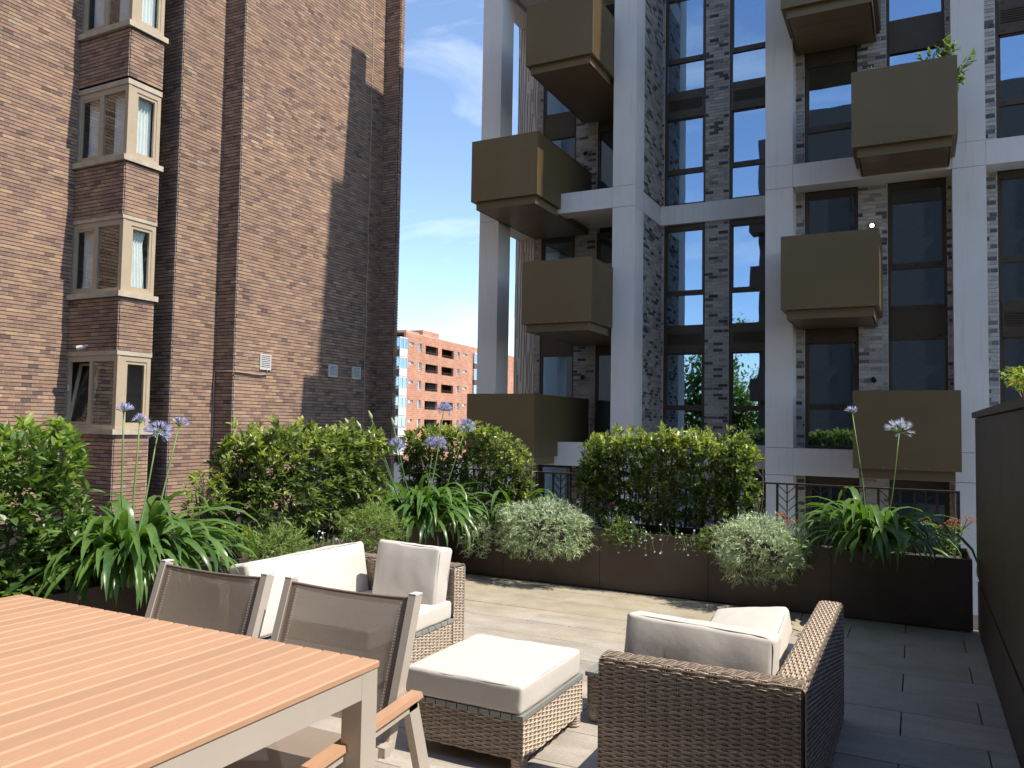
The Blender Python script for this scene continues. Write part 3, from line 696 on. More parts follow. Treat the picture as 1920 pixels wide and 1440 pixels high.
# balconies
YBF = 15.25
def balcony(x0, x1, top, bot, yback, lamp=False):
    f = MB().box(x0, x1, YBF, YBF+.03, bot, top)
    bo = f.build('balcony', 'bronze', AB)
    for (xa, sg) in ((x0, 1), (x1, -1)):
        p = MB(); xi = xa + sg*.04
        p.box(min(xa+sg*.026, xi), max(xa+sg*.026, xi), YBF+.031, yback, bot, top)
        n = int((yback-YBF-.08)/.055)
        for j in range(n):
            yy = YBF+.05+.055*j; p.box(min(xa, xa+sg*.0255), max(xa, xa+sg*.0255), yy, yy+.026, bot, top-.01)
        p.build('ribbed_side', 'bronze', bo)
    MB().box(x0, x0+.045, YBF+.035, yback, top, top+.012).box(x1-.045, x1, YBF+.035, yback, top, top+.012).box(x0, x1, YBF, YBF+.05, top+.0005, top+.012).build('cap_rail', 'bronze', bo)
    ins = .09
    fs = MB().box(x0+ins, x1-ins, YBF+ins, YBF+ins+.02, bot-.17, bot-.002)
    fs.box(x0+ins, x0+ins+.02, YBF+ins+.021, yback, bot-.17, bot-.002).box(x1-ins-.02, x1-ins, YBF+ins+.021, yback, bot-.17, bot-.002)
    fs.build('fascia', 'bronze', bo)
    MB().box(x0+.041, x1-.041, YBF+.031, YBF+.13, bot+.002, bot+.012).build('soffit_lip', 'bronze', bo)
    MB().box(x0+.041, x0+.13, YBF+.131, yback, bot+.002, bot+.012).build('soffit_lip', 'bronze', bo)
    MB().box(x1-.13, x1-.041, YBF+.131, yback, bot+.002, bot+.012).build('soffit_lip', 'bronze', bo)
    for j in range(5):
        xx = x0+.12+(x1-x0-.24)*j/4
        MB().tube([(xx, YBF+.001, bot+.03), (xx, YBF-.004, bot+.03)], .007, 6).build('rivet', 'plate_grey', bo)
    n = 4; dy = (yback-YBF-ins-.06)/n
    for j in range(n):
        MB().box(x0+ins+.035, x1-ins-.035, YBF+ins+.04+dy*j, YBF+ins+.04+dy*(j+1)-.008, bot-.165, bot-.15).build('soffit_panel', 'bronze', bo)
    MB().box(x0+.125, x1-.125, YBF+.125, yback, bot-.14, bot-.01).build('deck', 'roof_dark', bo)
    return bo
for (x0, x1, top, bot, yb) in ((-8.90, -7.25, 7.95, 6.58, YR-.1), (-8.90, -7.25, 2.25, .90, YR-.1), (-7.58, -6.01, 10.8, 9.45, YR-.1), (-7.58, -5.97, 5.10, 3.76, YR-.1),
                              (-2.22, -.56, 5.16, 3.80, YN-.03), (-1.0, .675, 8.05, 6.68, YN-.03), (-1.0, .675, 2.29, .93, YN-.03), (-2.22, -.56, 10.85, 9.52, YN-.03)):
    balcony(x0, x1, top, bot, yb)

# ------------------------------------------------------------------ distant red brick block
DB = empty('distant_apartment_block', (-63.6, 92.3, -4), 'distant orange brick apartment block with dark recessed balconies', 'building')
th = math.radians(5.4); dv = Vector((-math.sin(th), math.cos(th), 0)); nv = Vector((math.cos(th), math.sin(th), 0)); Q0 = Vector((-63.60, 92.27, 0))
def far_brick():
    M, n, l, b = nmat('orange_brick')
    tcn = n.new('ShaderNodeTexCoord'); br = n.new('ShaderNodeTexBrick'); br.inputs['Scale'].default_value = 1.0
    mpn = n.new('ShaderNodeMapping'); mpn.inputs['Rotation'].default_value = (math.radians(90), 0, math.radians(90))
    sp = n.new('ShaderNodeSeparateXYZ'); cb = n.new('ShaderNodeCombineXYZ'); gp = n.new('ShaderNodeNewGeometry'); l.new(gp.outputs['Position'], sp.inputs[0])
    l.new(sp.outputs['Y'], cb.inputs[0]); l.new(sp.outputs['Z'], cb.inputs[1]); l.new(cb.outputs[0], br.inputs['Vector'])
    br.inputs['Color1'].default_value = (.56, .24, .135, 1); br.inputs['Color2'].default_value = (.42, .18, .105, 1); br.inputs['Mortar'].default_value = (.50, .33, .24, 1)
    br.inputs['Brick Width'].default_value = .9; br.inputs['Row Height'].default_value = .3; br.inputs['Mortar Size'].default_value = .03
    t = tex(n, l, 'noise', .35, 4); gq = ramp(n, l, t.outputs['Fac'], [(.3, (.85,)*3), (.7, (1.12,)*3)])
    x = mixc(n, l, 1.0, br.outputs[0], gq.outputs[0], 'MULTIPLY'); l.new(x.outputs[0], b.inputs['Base Color']); b.inputs['Roughness'].default_value = .9
    MAT['orange_brick'] = M
far_brick(); simple('pale_panel', (.62, .58, .55), .6)
def fbox(s, a, b, n0, n1, z0, z1):
    P = []
    for z in (z0, z1):
        for (q, d) in ((a, n0), (b, n0), (b, n1), (a, n1)): P.append(Q0 + dv*q + nv*d + Vector((0, 0, z)))
    s.hexa(P); return s
TOPZ = 14.2; rows = [12.93 - 2.72*k for k in range(6)]
hs = []
for z in rows:
    hs += [(5.3, 9.33, z-1.27, z), (10.55, 14.75, z-1.32, z-.02), (.35, 1.65, z-.45, z), (3.15, 4.1, z-1.15, z+.05), (16.0, 16.9, z-1.1, z), (18.2, 19.75, z-.45, z-.04), (27.0, 31, z-1.27, z), (32.5, 36.4, z-1.27, z), (36.7, 37.8, z-1.6, z-.6)]
# wall built round its openings: vertical strips
xsb = sorted({-.6, 60} | {h[0] for h in hs} | {h[1] for h in hs}); wl_ = MB()
for a, b in zip(xsb[:-1], xsb[1:]):
    zz = -4.0
    for h in sorted([h for h in hs if h[0] <= a+1e-6 and h[1] >= b-1e-6], key=lambda h: h[2]):
        fbox(wl_, a, b, -.35, 0, zz, h[2]); zz = h[3]
    fbox(wl_, a, b, -.35, 0, zz, TOPZ)
fbox(wl_, -.6, 60, -12, -3.0, -4, TOPZ-.2); wl_.build('wall', 'orange_brick', DB)
rf = MB(); fbox(rf, -.6, 60, -12, -.01, TOPZ, TOPZ+.12); ro = rf.build('roof', 'stone_trim', DB)
o = MB(); fbox(o, 5.4, 10.7, -4.5, -.6, TOPZ+.12, TOPZ+1.0); fbox(o, .8, 4.6, -4, -.8, TOPZ+.12, TOPZ+.5); o.build('plant_room', 'orange_brick', ro)
for z in rows:
    for (a, b) in ((5.3, 9.33), (10.55, 14.75), (27, 31), (32.5, 36.4)):
        s = MB(); fbox(s, a-.3, b+.3, -2.4, -2.3, z-1.4, z+.1); fbox(s, a-.3, b+.3, -2.3, -.36, z-1.35, z-1.28); bo = s.build('recessed_balcony', 'interior', DB)
        r_ = MB(); fbox(r_, a, b, -.2, -.14, z-.98, z-.93); fbox(r_, a, b, -.2, -.14, z-1.16, z-1.13); r_.build('rail', 'rail_brown', bo)
    for (a, b, c, d) in ((.35, 1.65, z-.45, z), (3.15, 4.1, z-1.15, z+.05), (16.0, 16.9, z-1.1, z), (18.2, 19.75, z-.45, z-.04), (36.7, 37.8, z-1.6, z-.6)):
        s = MB(); fbox(s, a, b, -.22, -.12, c, c+.08); fbox(s, a, b, -.22, -.12, d-.08, d); fbox(s, a, a+.08, -.22, -.12, c+.08, d-.08); fbox(s, b-.08, b, -.22, -.12, c+.08, d-.08)
        if d-c > .8: fbox(s, a+.08, b-.08, -.22, -.12, c+.3, c+.37)
        wo = s.build('window', 'plate_grey', DB)
        s = MB(); fbox(s, a+.08, b-.08, -.19, -.17, c+.08, d-.08); s.build('pane', 'facade_glass', wo)
        s = MB(); fbox(s, a, b, -.6, -.55, c, d); s.build('room_back', 'interior', wo)
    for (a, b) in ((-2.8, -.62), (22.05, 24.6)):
        s = MB(); fbox(s, a, b, -1.0, .3, z-1.35, z-1.2); fbox(s, a, b, -1.0, .3, z+.25, z+.42)
        for q in (a, (a+b)/2, b-.1): fbox(s, q, q+.1, .2, .3, z-1.2, z+.25)
        fbox(s, a, a+.1, -.9, -.8, z-1.2, z+.25)
        s2 = MB(); fbox(s2, a+.12, b-.12, -.35, -.3, z-1.2, z+.25); wo = s.build('bay_window', 'pale_panel', DB); s2.build('blind', 'curtain', wo)
        s = MB(); fbox(s, a+.1, b-.1, .23, .26, z-1.2, z-.02)
        fbox(s, a+.03, a+.06, -.8, .2, z-.9, z+.25); fbox(s, a+.1, b-.1, .23, .26, z-.02, z+.25); s.build('pane', 'facade_glass', wo)
        s = MB(); fbox(s, a+.02, b-.02, -.95, .29, z-2.25, z-1.36); s.build('apron', 'pale_panel' if a < 0 else 'roof_dark', wo)
        s = MB(); fbox(s, a-.01, a+.018, -.95, .25, z-2.25, z-1.36); s.build('shaded_apron', 'rail_brown', wo)  # dark sheet over the side face puts that side's shade into its colour

# ------------------------------------------------------------------ the terrace's own building behind the camera (seen mirrored in the glass)
HB = empty('terrace_house_block', (2, -10, -4), 'pale brick block behind the terrace, mirrored in the tall windows', 'building')
simple('pale_brick', (.115, .10, .088), .9, var=.2, scale=3, vs=(1, 1, 8), bmp=.4, bscale=25)
MB().box(-7.6, 14, -16, -7, -4, 17.5).build('wall', 'pale_brick', HB)
for k in range(5):
    z = .2 + 3*k
    for xx in (-6.2, -2.6, 1.6, 5.2):
        f = MB().box(xx-.08, xx, -6.99, -6.9, z, z+2.3).box(xx+1.5, xx+1.58, -6.99, -6.9, z, z+2.3).box(xx, xx+1.5, -6.99, -6.9, z+2.22, z+2.3).box(xx, xx+1.5, -6.99, -6.9, z, z+.08)
        fo = f.build('window', 'bronze_frame', HB); MB().box(xx, xx+1.5, -6.97, -6.94, z+.08, z+2.22).build('pane', 'facade_glass', fo)
    if k:
        b_ = MB().box(-7.9, -5.9, -6.98, -5.9, z-.15, z).box(-7.9, -5.9, -5.95, -5.9, z, z+1.05)
        b_.build('balcony', 'rail_brown', HB)

# ------------------------------------------------------------------ wicker weave
def resample(path, step):
    P = [Vector(p) for p in path]; out = []; acc = 0.0; total = sum((b-a).length for a, b in zip(P[:-1], P[1:]))
    n = max(1, round(total/step)); st = total/n; want = st/2; pos = 0.0
    res = []; targets = [st/2 + st*i for i in range(n)]; ti = 0
    for a, b in zip(P[:-1], P[1:]):
        L = (b-a).length
        while ti < n and targets[ti] <= pos + L + 1e-9:
            f = (targets[ti]-pos)/L if L else 0; res.append((a.lerp(b, f), (b-a).normalized())); ti += 1
        pos += L
    return res, st
def weave(s, path, U, L, step=.0098, stake=.046, amp=.0030, phase=0):
    """path: 3D polyline of the sheet's section (outside to its left-hand normal); the strands run along U for length L"""
    U = Vector(U).normalized(); pts, st = resample(path, step)
    ns = max(1, round(L/stake)); sg = ns*4; ds = L/sg; V = []; Q = []; R = []
    for i, (p, tg) in enumerate(pts):
        nr = tg.cross(U).normalized(); w_ = st*.47; th_ = .0026; b0 = len(V); rv = float(np.clip(rng.normal(.5, .2), 0, 1))
        for k in range(sg+1):
            u = ds*k; h = amp*math.cos(math.pi*(u/stake*(ns*stake/L)) + i*math.pi + phase)
            c = p + U*u + nr*(h+.002)
            wob = tg*(.0012*math.sin(k*1.9+i*2.3))
            for (a, t) in ((-1, -.4), (-.55, 1), (.55, 1), (1, -.4)): V.append(tuple(c + wob + tg*(w_*a) + nr*(th_*t)))
            R += [rv]*4
        for k in range(sg):
            for j in range(3): Q.append((b0+k*4+j, b0+k*4+j+1, b0+(k+1)*4+j+1, b0+(k+1)*4+j))
    s.add(V, Q, rnd=R)
    V = []; Q = []
    for k in range(ns+1):                                         # stakes, in pairs
        for dx in (-.0045, .0045):
            u = min(max((L/ns)*k + dx, .003), L-.003); b0 = len(V)
            for (p, tg) in pts:
                nr = tg.cross(U).normalized(); c = p + U*u
                V += [tuple(c - U*.0036 + nr*.001), tuple(c + nr*.0075), tuple(c + U*.0036 + nr*.001)]
            for i in range(len(pts)-1):
                for j in range(2): Q.append((b0+i*3+j, b0+i*3+j+1, b0+(i+1)*3+j+1, b0+(i+1)*3+j))
    s.add(V, Q, rnd=.62)
def wall_path(o, N, z0, z1, th, zin, r=.03):
    """section of a wicker wall: up the outside, over the rounded top, down the inside. o: outer base point, N: inward unit vector"""
    o = Vector(o); N = Vector(N); Z = Vector((0, 0, 1)); P = [o+Z*z0, o+Z*(z1-r)]
    for k in range(1, 5):
        a = math.pi/2*k/4; P.append(o + N*(r-r*math.cos(a)) + Z*(z1-r+r*math.sin(a)))
    P.append(o+N*(th-r)+Z*z1)
    for k in range(1, 5):
        a = math.pi/2*k/4; P.append(o + N*(th-r+r*math.sin(a)) + Z*(z1-r+r*math.cos(a)))
    P.append(o+N*th+Z*zin); return P
def wicker(name, parent, fn, core=None):
    s = MB(); fn(s); o = s.build(name, 'wicker', parent, smooth=True, kind=None)
    if core:
        c = MB()
        for b in core: c.box(*b)
        c.build('core', 'wicker_core', o)
    return o
def slats(parent, x0, x1, y0, y1, z0, z1, n, along):
    for k in range(n):
        if along == 'y': a = x0+(x1-x0)*k/n; box_part('slat', 'slat_grey', parent, a+.003, a+(x1-x0)/n-.003, y0, y1, z0, z1)
        else: a = y0+(y1-y0)*k/n; box_part('slat', 'slat_grey', parent, x0, x1, a+.003, a+(y1-y0)/n-.003, z0, z1)
def wrapped_foot(parent, x, y, z1, r=.032):
    s = MB()
    n = max(3, int(z1/.013))
    for k in range(n):
        z = .006 + (z1-.006)*k/n
        s.tube([(x+r*math.cos(a), y+r*math.sin(a), z+.006) for a in [2*math.pi*q/10 for q in range(11)]], .0075, 5, rnd=float(rng.random()), cap=False)
    s.tube([(x, y, 0), (x, y, z1)], r-.003, 8, rnd=.1)
    s.build('foot', 'wicker', parent, smooth=True)

# ------------------------------------------------------------------ cushions
def cushion(name, label, size, loc, rot=(0, 0, 0), r=.035, puff=.018, wr=.004, seed=0, group=None, cat='cushion'):
    """soft box, size x,y,z, base centre at loc (world), own local frame"""
    hx, hy, hz = size[0]/2, size[1]/2, size[2]/2
    def lin(h, n):
        rr = min(r, h*.95)/h
        edge = [1-rr*(1-math.sin(a)) for a in (0, .35, .7, 1.1, math.pi/2)]
        mid = np.linspace(-(1-rr), 1-rr, n)[1:-1]
        return np.concatenate([-np.array(edge[::-1]), mid, np.array(edge)])
    L = [lin(hx, 16), lin(hy, 16), lin(hz, 5)]; H = (hx, hy, hz); idx = {}; V = []; Q = []
    def vert(p):
        k = tuple(round(c, 5) for c in p)
        if k not in idx: idx[k] = len(V); V.append(p)
        return idx[k]
    for ax in range(3):
        b, c = (ax+1) % 3, (ax+2) % 3
        for sg in (-1, 1):
            for i in range(len(L[b])-1):
                for j in range(len(L[c])-1):
                    f = []
                    for (ii, jj) in ((i, j), (i+1, j), (i+1, j+1), (i, j+1)):
                        p = [0, 0, 0]; p[ax] = sg*H[ax]; p[b] = L[b][ii]*H[b]; p[c] = L[c][jj]*H[c]; f.append(vert(tuple(p)))
                    Q.append(tuple(f) if sg > 0 else tuple(f[::-1]))
    out = []
    thin = int(np.argmin(size))
    for p in V:
        q = Vector(p); inner = Vector([max(-(H[k]-min(r, H[k]*.95)), min(H[k]-min(r, H[k]*.95), q[k])) for k in range(3)])
        d = q-inner; rr = min(r, min(H)*.95)
        q = inner + (d.normalized()*rr if d.length > 1e-9 else d)
        o1, o2 = [k for k in range(3) if k != thin]
        fx = max(0, 1-(p[o1]/H[o1])**2); fy = max(0, 1-(p[o2]/H[o2])**2)
        q[thin] += math.copysign(puff*math.sqrt(fx*fy), p[thin])*(abs(p[thin])/H[thin])
        nz = noise.noise_vector(Vector((p[0]*7+seed*3.1, p[1]*7, p[2]*7+seed)))
        n2 = noise.noise_vector(Vector((p[0]*22+seed*3.1, p[1]*22, p[2]*22)))
        out.append(q + nz*wr + n2*wr*.45)
    s = MB(); s.add([(v.x, v.y, v.z+hz) for v in out], Q); me = s.mesh(name, True); me.materials.append(MAT['cushion_fabric'])
    o = bpy.data.objects.new(name, me); COL.objects.link(o); o.location = loc; o.rotation_euler = rot
    tag(o, label, cat, group)
    # piping round the two big faces
    o1, o2 = [k for k in range(3) if k != thin]
    for sg in (-1, 1):
        pts = []
        for k in range(41):
            a = 2*math.pi*k/40; ca, sa = math.cos(a), math.sin(a); e_ = .16
            p = [0, 0, 0]; p[o1] = (H[o1]-.004)*math.copysign(abs(ca)**e_, ca); p[o2] = (H[o2]-.004)*math.copysign(abs(sa)**e_, sa); p[thin] = sg*(H[thin]-r*.32)
            for kk in (o1, o2): p[kk] *= 1-.006
            pts.append((p[0], p[1], p[2]+hz))
        t_ = MB(); t_.tube(pts, .0028, 5, cap=False); pm = t_.mesh('piping', True); pm.materials.append(MAT['piping_grey'])
        c = bpy.data.objects.new('piping', pm); COL.objects.link(c); c.parent = o
    return o

# ------------------------------------------------------------------ armchair (corner lounge seat, right)
AR = empty('lounge_armchair', (-.8, 4, 0), 'woven wicker lounge seat with walls on two sides and white cushions on it', 'armchair')
ax0, ax1, ay0, ay1, az = -1.19, -.37, 3.17, 4.86, .645
wicker('back_wall', AR, lambda s: (weave(s, wall_path((ax0, ay0, 0), (0, 1, 0), .02, az, .14, .30), (1, 0, 0), ax1-ax0-.02),
                                   weave(s, [(ax0, ay0+.14, .02), (ax0, ay0+.14, az-.02)], (0, -1, 0), .13)),
       [(ax0+.008, ax1-.012, ay0+.008, ay0+.13, .02, az-.008)])
wicker('arm_wall', AR, lambda s: (weave(s, wall_path((ax1, ay0+.01, 0), (-1, 0, 0), .02, az-.002, .135, .30), (0, 1, 0), ay1-ay0-.02),
                                  weave(s, [(ax1, ay1, .02), (ax1, ay1, az-.02)], (-1, 0, 0), .13)),
       [(ax1-.127, ax1-.008, ay0+.14, ay1-.008, .02, az-.008)])
wicker('seat_base', AR, lambda s: (weave(s, [(ax0+.01, ay1-.02, .07), (ax0+.01, ay1-.02, .25)], (0, -1, 0), ay1-ay0-.17),
                                   weave(s, [(ax1-.14, ay1-.02, .07), (ax1-.14, ay1-.02, .25)], (-1, 0, 0), .66)),
       [(ax0+.018, ax1-.14, ay0+.14, ay1-.03, .075, .24)])
slats(AR, ax0+.01, ax1-.14, ay0+.142, ay1-.01, .251, .272, 14, 'x')
for (x, y) in ((ax0+.05, ay1-.06), (ax1-.05, ay1-.05), (ax0+.05, ay0+.06), (ax1-.05, ay0+.06)): wrapped_foot(AR, x, y, .06, .028)
cushion('seat_cushion', 'flat white seat cushion on the wicker lounge seat below two loose cushions', (.66, 1.50, .11), (ax0+.345, ay0+.15+.77, .274), r=.02, seed=1, puff=.006)
cushion('back_cushion', 'thick white cushion standing against the back wall of the wicker lounge seat', (.63, .17, .40), (-.845, 3.42, .372), (math.radians(-7), math.radians(2.5), 0), .024, .016, .008, 2)
cushion('loose_cushion', 'white cushion lying tilted against the wicker arm wall', (.40, .66, .15), (-.80, 4.36, .425), (math.radians(4), math.radians(-9), math.radians(2)), .024, .016, .006, 3)

# ------------------------------------------------------------------ ottoman
OT = empty('ottoman', (-1.93, 3.7, 0), 'square wicker ottoman with grey slat top under a thick white cushion', 'ottoman')
ox0, ox1, oy0, oy1 = -2.26, -1.615, 3.335, 4.06
def four_sides(s, x0, x1, y0, y1, z0, z1):
    weave(s, [(x0, y0, z0), (x0, y0, z1)], (1, 0, 0), x1-x0); weave(s, [(x1, y0, z0), (x1, y0, z1)], (0, 1, 0), y1-y0)
    weave(s, [(x1, y1, z0), (x1, y1, z1)], (-1, 0, 0), x1-x0); weave(s, [(x0, y1, z0), (x0, y1, z1)], (0, -1, 0), y1-y0)
wicker('base', OT, lambda s: four_sides(s, ox0, ox1, oy0, oy1, .065, .245), [(ox0+.008, ox1-.008, oy0+.008, oy1-.008, .07, .242)])
slats(OT, ox0-.004, ox1+.004, oy0-.006, oy1+.006, .247, .27, 11, 'y')
for (x, y) in ((ox0+.035, oy0+.035), (ox1-.035, oy0+.035), (ox1-.035, oy1-.035), (ox0+.035, oy1-.035)): wrapped_foot(OT, x, y, .07)
cushion('ottoman_cushion', 'thick square white cushion on the wicker ottoman', (.645, .72, .13), (-1.945, 3.69, .272), r=.018, puff=.007, wr=.004, seed=4)

# ------------------------------------------------------------------ low side table
ST = empty('side_table', (-1.42, 4.3, 0), 'low wicker side table with grey slat top between ottoman and lounge seat', 'table')
wicker('base', ST, lambda s: four_sides(s, -1.61, -1.225, 4.12, 4.46, .09, .245), [(-1.602, -1.233, 4.128, 4.452, .095, .242)])
slats(ST, -1.622, -1.215, 4.108, 4.472, .247, .27, 7, 'y')
for (x, y) in ((-1.575, 4.155), (-1.26, 4.155), (-1.26, 4.425), (-1.575, 4.425)): wrapped_foot(ST, x, y, .095, .028)

# ------------------------------------------------------------------ sofa (left)
SF = empty('sofa', (-3.3, 3.9, 0), 'woven wicker sofa with white cushions below the agapanthus planter', 'sofa')
sx0, sx1, sy0, sy1, sz = -3.86, -2.84, 3.5, 4.89, .625
wicker('arm_wall', SF, lambda s: (weave(s, wall_path((sx1, sy1, 0), (0, -1, 0), .02, sz, .15, .30), (-1, 0, 0), sx1-sx0-.02),
                                  weave(s, [(sx1, sy1-.15, .02), (sx1, sy1-.15, sz-.015)], (0, 1, 0), .14)),
       [(sx0+.02, sx1-.008, sy1-.142, sy1-.008, .02, sz-.008)])
wicker('back_wall', SF, lambda s: weave(s, wall_path((sx0, sy1-.01, 0), (1, 0, 0), .02, sz-.002, .14, .30), (0, -1, 0), sy1-sy0), [(sx0+.008, sx0+.132, sy0, sy1-.16, .02, sz-.008)])
wicker('seat_base', SF, lambda s: weave(s, [(sx1, sy0, .065), (sx1, sy0, .25)], (0, 1, 0), sy1-sy0-.16), [(sx0+.14, sx1-.008, sy0, sy1-.16, .07, .242)])
slats(SF, sx0+.145, sx1+.004, sy0, sy1-.155, .247, .27, 16, 'x')
for (x, y) in ((sx1-.04, sy0+.05), (sx1-.04, sy1-.05), (sx0+.05, sy1-.05), (sx0+.05, sy0+.05)): wrapped_foot(SF, x, y, .06)
cushion('seat_cushion', 'white seat cushion on the wicker sofa beside its end arm', (.86, .93, .12), (-3.27, 4.255, .272), r=.02, seed=5, puff=.006)
cushion('back_cushion', 'long white back cushion along the wicker sofa backrest', (.17, 1.14, .46), (-3.60, 4.15, .274), (0, math.radians(-10), 0), .028, .018, .009, 6)
cushion('end_cushion', 'square white cushion leaning on the end arm of the wicker sofa', (.52, .16, .39), (-3.13, 4.61, .375), (math.radians(-9), math.radians(1.5), 0), .022, .022, .009, 7)

# ------------------------------------------------------------------ dining table
TX0, TX1, TY0, TY1, TZ = -3.90, -1.748, 1.12, 2.405, .74
DT = empty('dining_table', (-2.8, 1.8, 0), 'large outdoor dining table with terracotta slats on a champagne metal frame', 'table')
NS = 24; dx = (TX1-TX0)/NS
sm = MB(); V = []
for (i, z) in ((0, -.022), (0, -.005), (.006, 0)): V += [(i+.0025, 0, z), (dx-.0025-i, 0, z), (dx-.0025-i, TY1-TY0, z), (i+.0025, TY1-TY0, z)]
Q = [(3, 2, 1, 0), (8, 9, 10, 11)]
for k in (0, 4): Q += [(k+j, k+(j+1) % 4, k+4+(j+1) % 4, k+4+j) for j in range(4)]
sm.add(V, Q); slm = sm.mesh('slat'); slm.materials.append(MAT['terracotta_slat'])
for k in range(NS): link('slat', slm, None, DT, loc=(TX0+dx*k, TY0+rng.uniform(-.0008, .0008), TZ+rng.uniform(-.0006, .0006)))
fz0, fz1 = TZ-.115, TZ-.024; ins = .006; lw = .088
for (a, b, c, d) in ((TX0+ins+lw, TX1-ins-lw, TY0+ins, TY0+ins+.04), (TX0+ins+lw, TX1-ins-lw, TY1-ins-.04, TY1-ins), (TX0+ins, TX0+ins+.04, TY0+ins+lw, TY1-ins-lw), (TX1-ins-.04, TX1-ins-.001, TY0+ins+lw, TY1-ins-lw)):
    box_part('rail', 'champagne_metal', DT, a, b, c, d, fz0, fz1)
for (a, c) in ((TX0+ins, TY0+ins), (TX1-ins-lw, TY0+ins), (TX0+ins, TY1-ins-lw), (TX1-ins-lw, TY1-ins-lw)):
    box_part('leg', 'champagne_metal', DT, a, a+lw, c, c+lw, 0, fz1)
for xx in (-3.2, -2.5): box_part('cross_rail', 'champagne_metal', DT, xx, xx+.04, TY0+ins+.045, TY1-ins-.045, fz1-.04, fz1-.001)

# ------------------------------------------------------------------ dining chairs
def chair(label, cx):
    e = empty('dining_chair', (cx, 2.3, 0), label, 'chair', 'dining chairs tucked in along the far side of the table')
    hw = .36
    def B(z): return 2.74 + (z-.53)*.31             # recline line of the backrest
    for sg in (-1, 1):
        xa = cx+sg*(hw-.018)
        MB().bar((xa, B(.30), .30), (xa, B(.88), .88), .036, .05, up=(0, -1, .4)).build('back_post', 'champagne_metal', e)
        MB().box(xa-.019, xa+.019, B(.88)-.026, B(.88)+.026, .8805, .887).build('post_cap', 'plate_grey', e)
        xo = cx+sg*(hw+.035)
        MB().hexa([(xo-.03, 2.13, .418), (xo+.03, 2.13, .418), (xo+.03, 2.80, .482), (xo-.03, 2.80, .482), (xo-.026, 2.135, .44), (xo+.026, 2.135, .44), (xo+.026, 2.795, .505), (xo-.026, 2.795, .505)]).build('armrest', 'terracotta_slat', e)
        fr = MB()
        fr.bar((xo, 2.15, .402), (xo, 2.775, .464), .036, .034)
        fr.bar((xo, 2.745, .47), (xo, 2.90, .0), .036, .065, up=(0, 1, 0))
        fr.bar((xo, 2.18, .40), (xo, 2.10, .0), .036, .06, up=(0, 1, 0))
        fr.build('leg_frame', 'champagne_metal', e)
        MB().bar((xo, 2.72, .20), (xo, 2.15, .25), .03, .045).build('side_rail', 'champagne_metal', e)
        MB().bar((xo, 2.60, .325), (cx+sg*(hw-.03), 2.60, .325), .04, .04).build('bracket', 'champagne_metal', e)
    sd = MB()
    for sg in (-1, 1): sd.bar((cx+sg*(hw-.012), 2.10, .345), (cx+sg*(hw-.012), 2.68, .315), .034, .04)
    sd.bar((cx-hw+.03, 2.12, .342), (cx+hw-.03, 2.12, .342), .03, .03); sd.build('seat_rail', 'champagne_metal', e)
    # sling: backrest sheet, slightly hollow; seat sheet
    N = 20; V = []; Q = []
    for j in range(13):
        z = .37 + (.865-.37)*j/12
        for i in range(N+1):
            f = i/N*2-1; x = cx + f*(hw-.034)
            hol = .028*(1-f*f)*(.35+.65*math.sin(math.pi*min(1, (j+1.0)/12.5)))
            dip = .012*(1-f*f)*(1 if j == 12 else (j/12)**6)
            V.append((x, B(z)+hol-.012, z-dip))
    Q = [(j*(N+1)+i, j*(N+1)+i+1, (j+1)*(N+1)+i+1, (j+1)*(N+1)+i) for j in range(12) for i in range(N)]
    s = MB(); s.add(V, Q); bk = s.build('back_sling', 'sling_textile', e, True)
    h = MB(); top = [V[12*(N+1)+i] for i in range(N+1)]; h.tube([(p[0], p[1]+.002, p[2]) for p in top], .0075, 6, cap=False)
    for sg in (0, N): h.tube([(V[j*(N+1)+sg][0], V[j*(N+1)+sg][1]-.003, V[j*(N+1)+sg][2]) for j in range(13)], .006, 6, cap=False)
    h.build('hem', 'sling_hem', bk, True)
    for sg, i in ((1, 1), (-1, N-1)):              # doubled hem band
        hb = MB()
        for j in range(12):
            p, q = Vector(V[j*(N+1)+i]), Vector(V[(j+1)*(N+1)+i])
            w_ = sg*.026
            hb.add([(p.x-w_, p.y-.0035, p.z), (p.x+w_*.15, p.y-.0035, p.z), (q.x+w_*.15, q.y-.0035, q.z), (q.x-w_, q.y-.0035, q.z)], [(0, 1, 2, 3)])
        hb.build('hem_band', 'sling_textile', bk)
    stt = MB()
    for i, sg in ((1, 1), (N-1, -1)):
        for j in range(40):
            z = .38 + (.85-.38)*j/40
            for dxx in (0, .008):
                x = V[i][0]+sg*(.003+dxx); f = (x-cx)/(hw-.034); yy = B(z)-.012+.028*(1-f*f)*.8-.0055
                stt.box(x-.0009, x+.0009, yy-.0012, yy, z, z+.006)
    stt.build('stitching', 'stitch', bk, kind='stuff')
    V = []; 
    for j in range(9):
        y = 2.12 + (2.66-2.12)*j/8
        for i in range(N+1):
            f = i/N*2-1; V.append((cx+f*(hw-.02), y, .366-.03*j/8-.014*(1-f*f)))
    Q = [(j*(N+1)+i, j*(N+1)+i+1, (j+1)*(N+1)+i+1, (j+1)*(N+1)+i) for j in range(8) for i in range(N)]
    s = MB(); s.add(V, Q); s.build('seat_sling', 'sling_textile', e, True)
chair('taupe sling dining chair pushed under the corner of the slatted table', -2.2375)
chair('taupe sling dining chair on the strap leaf plant side of the other chair', -3.07)

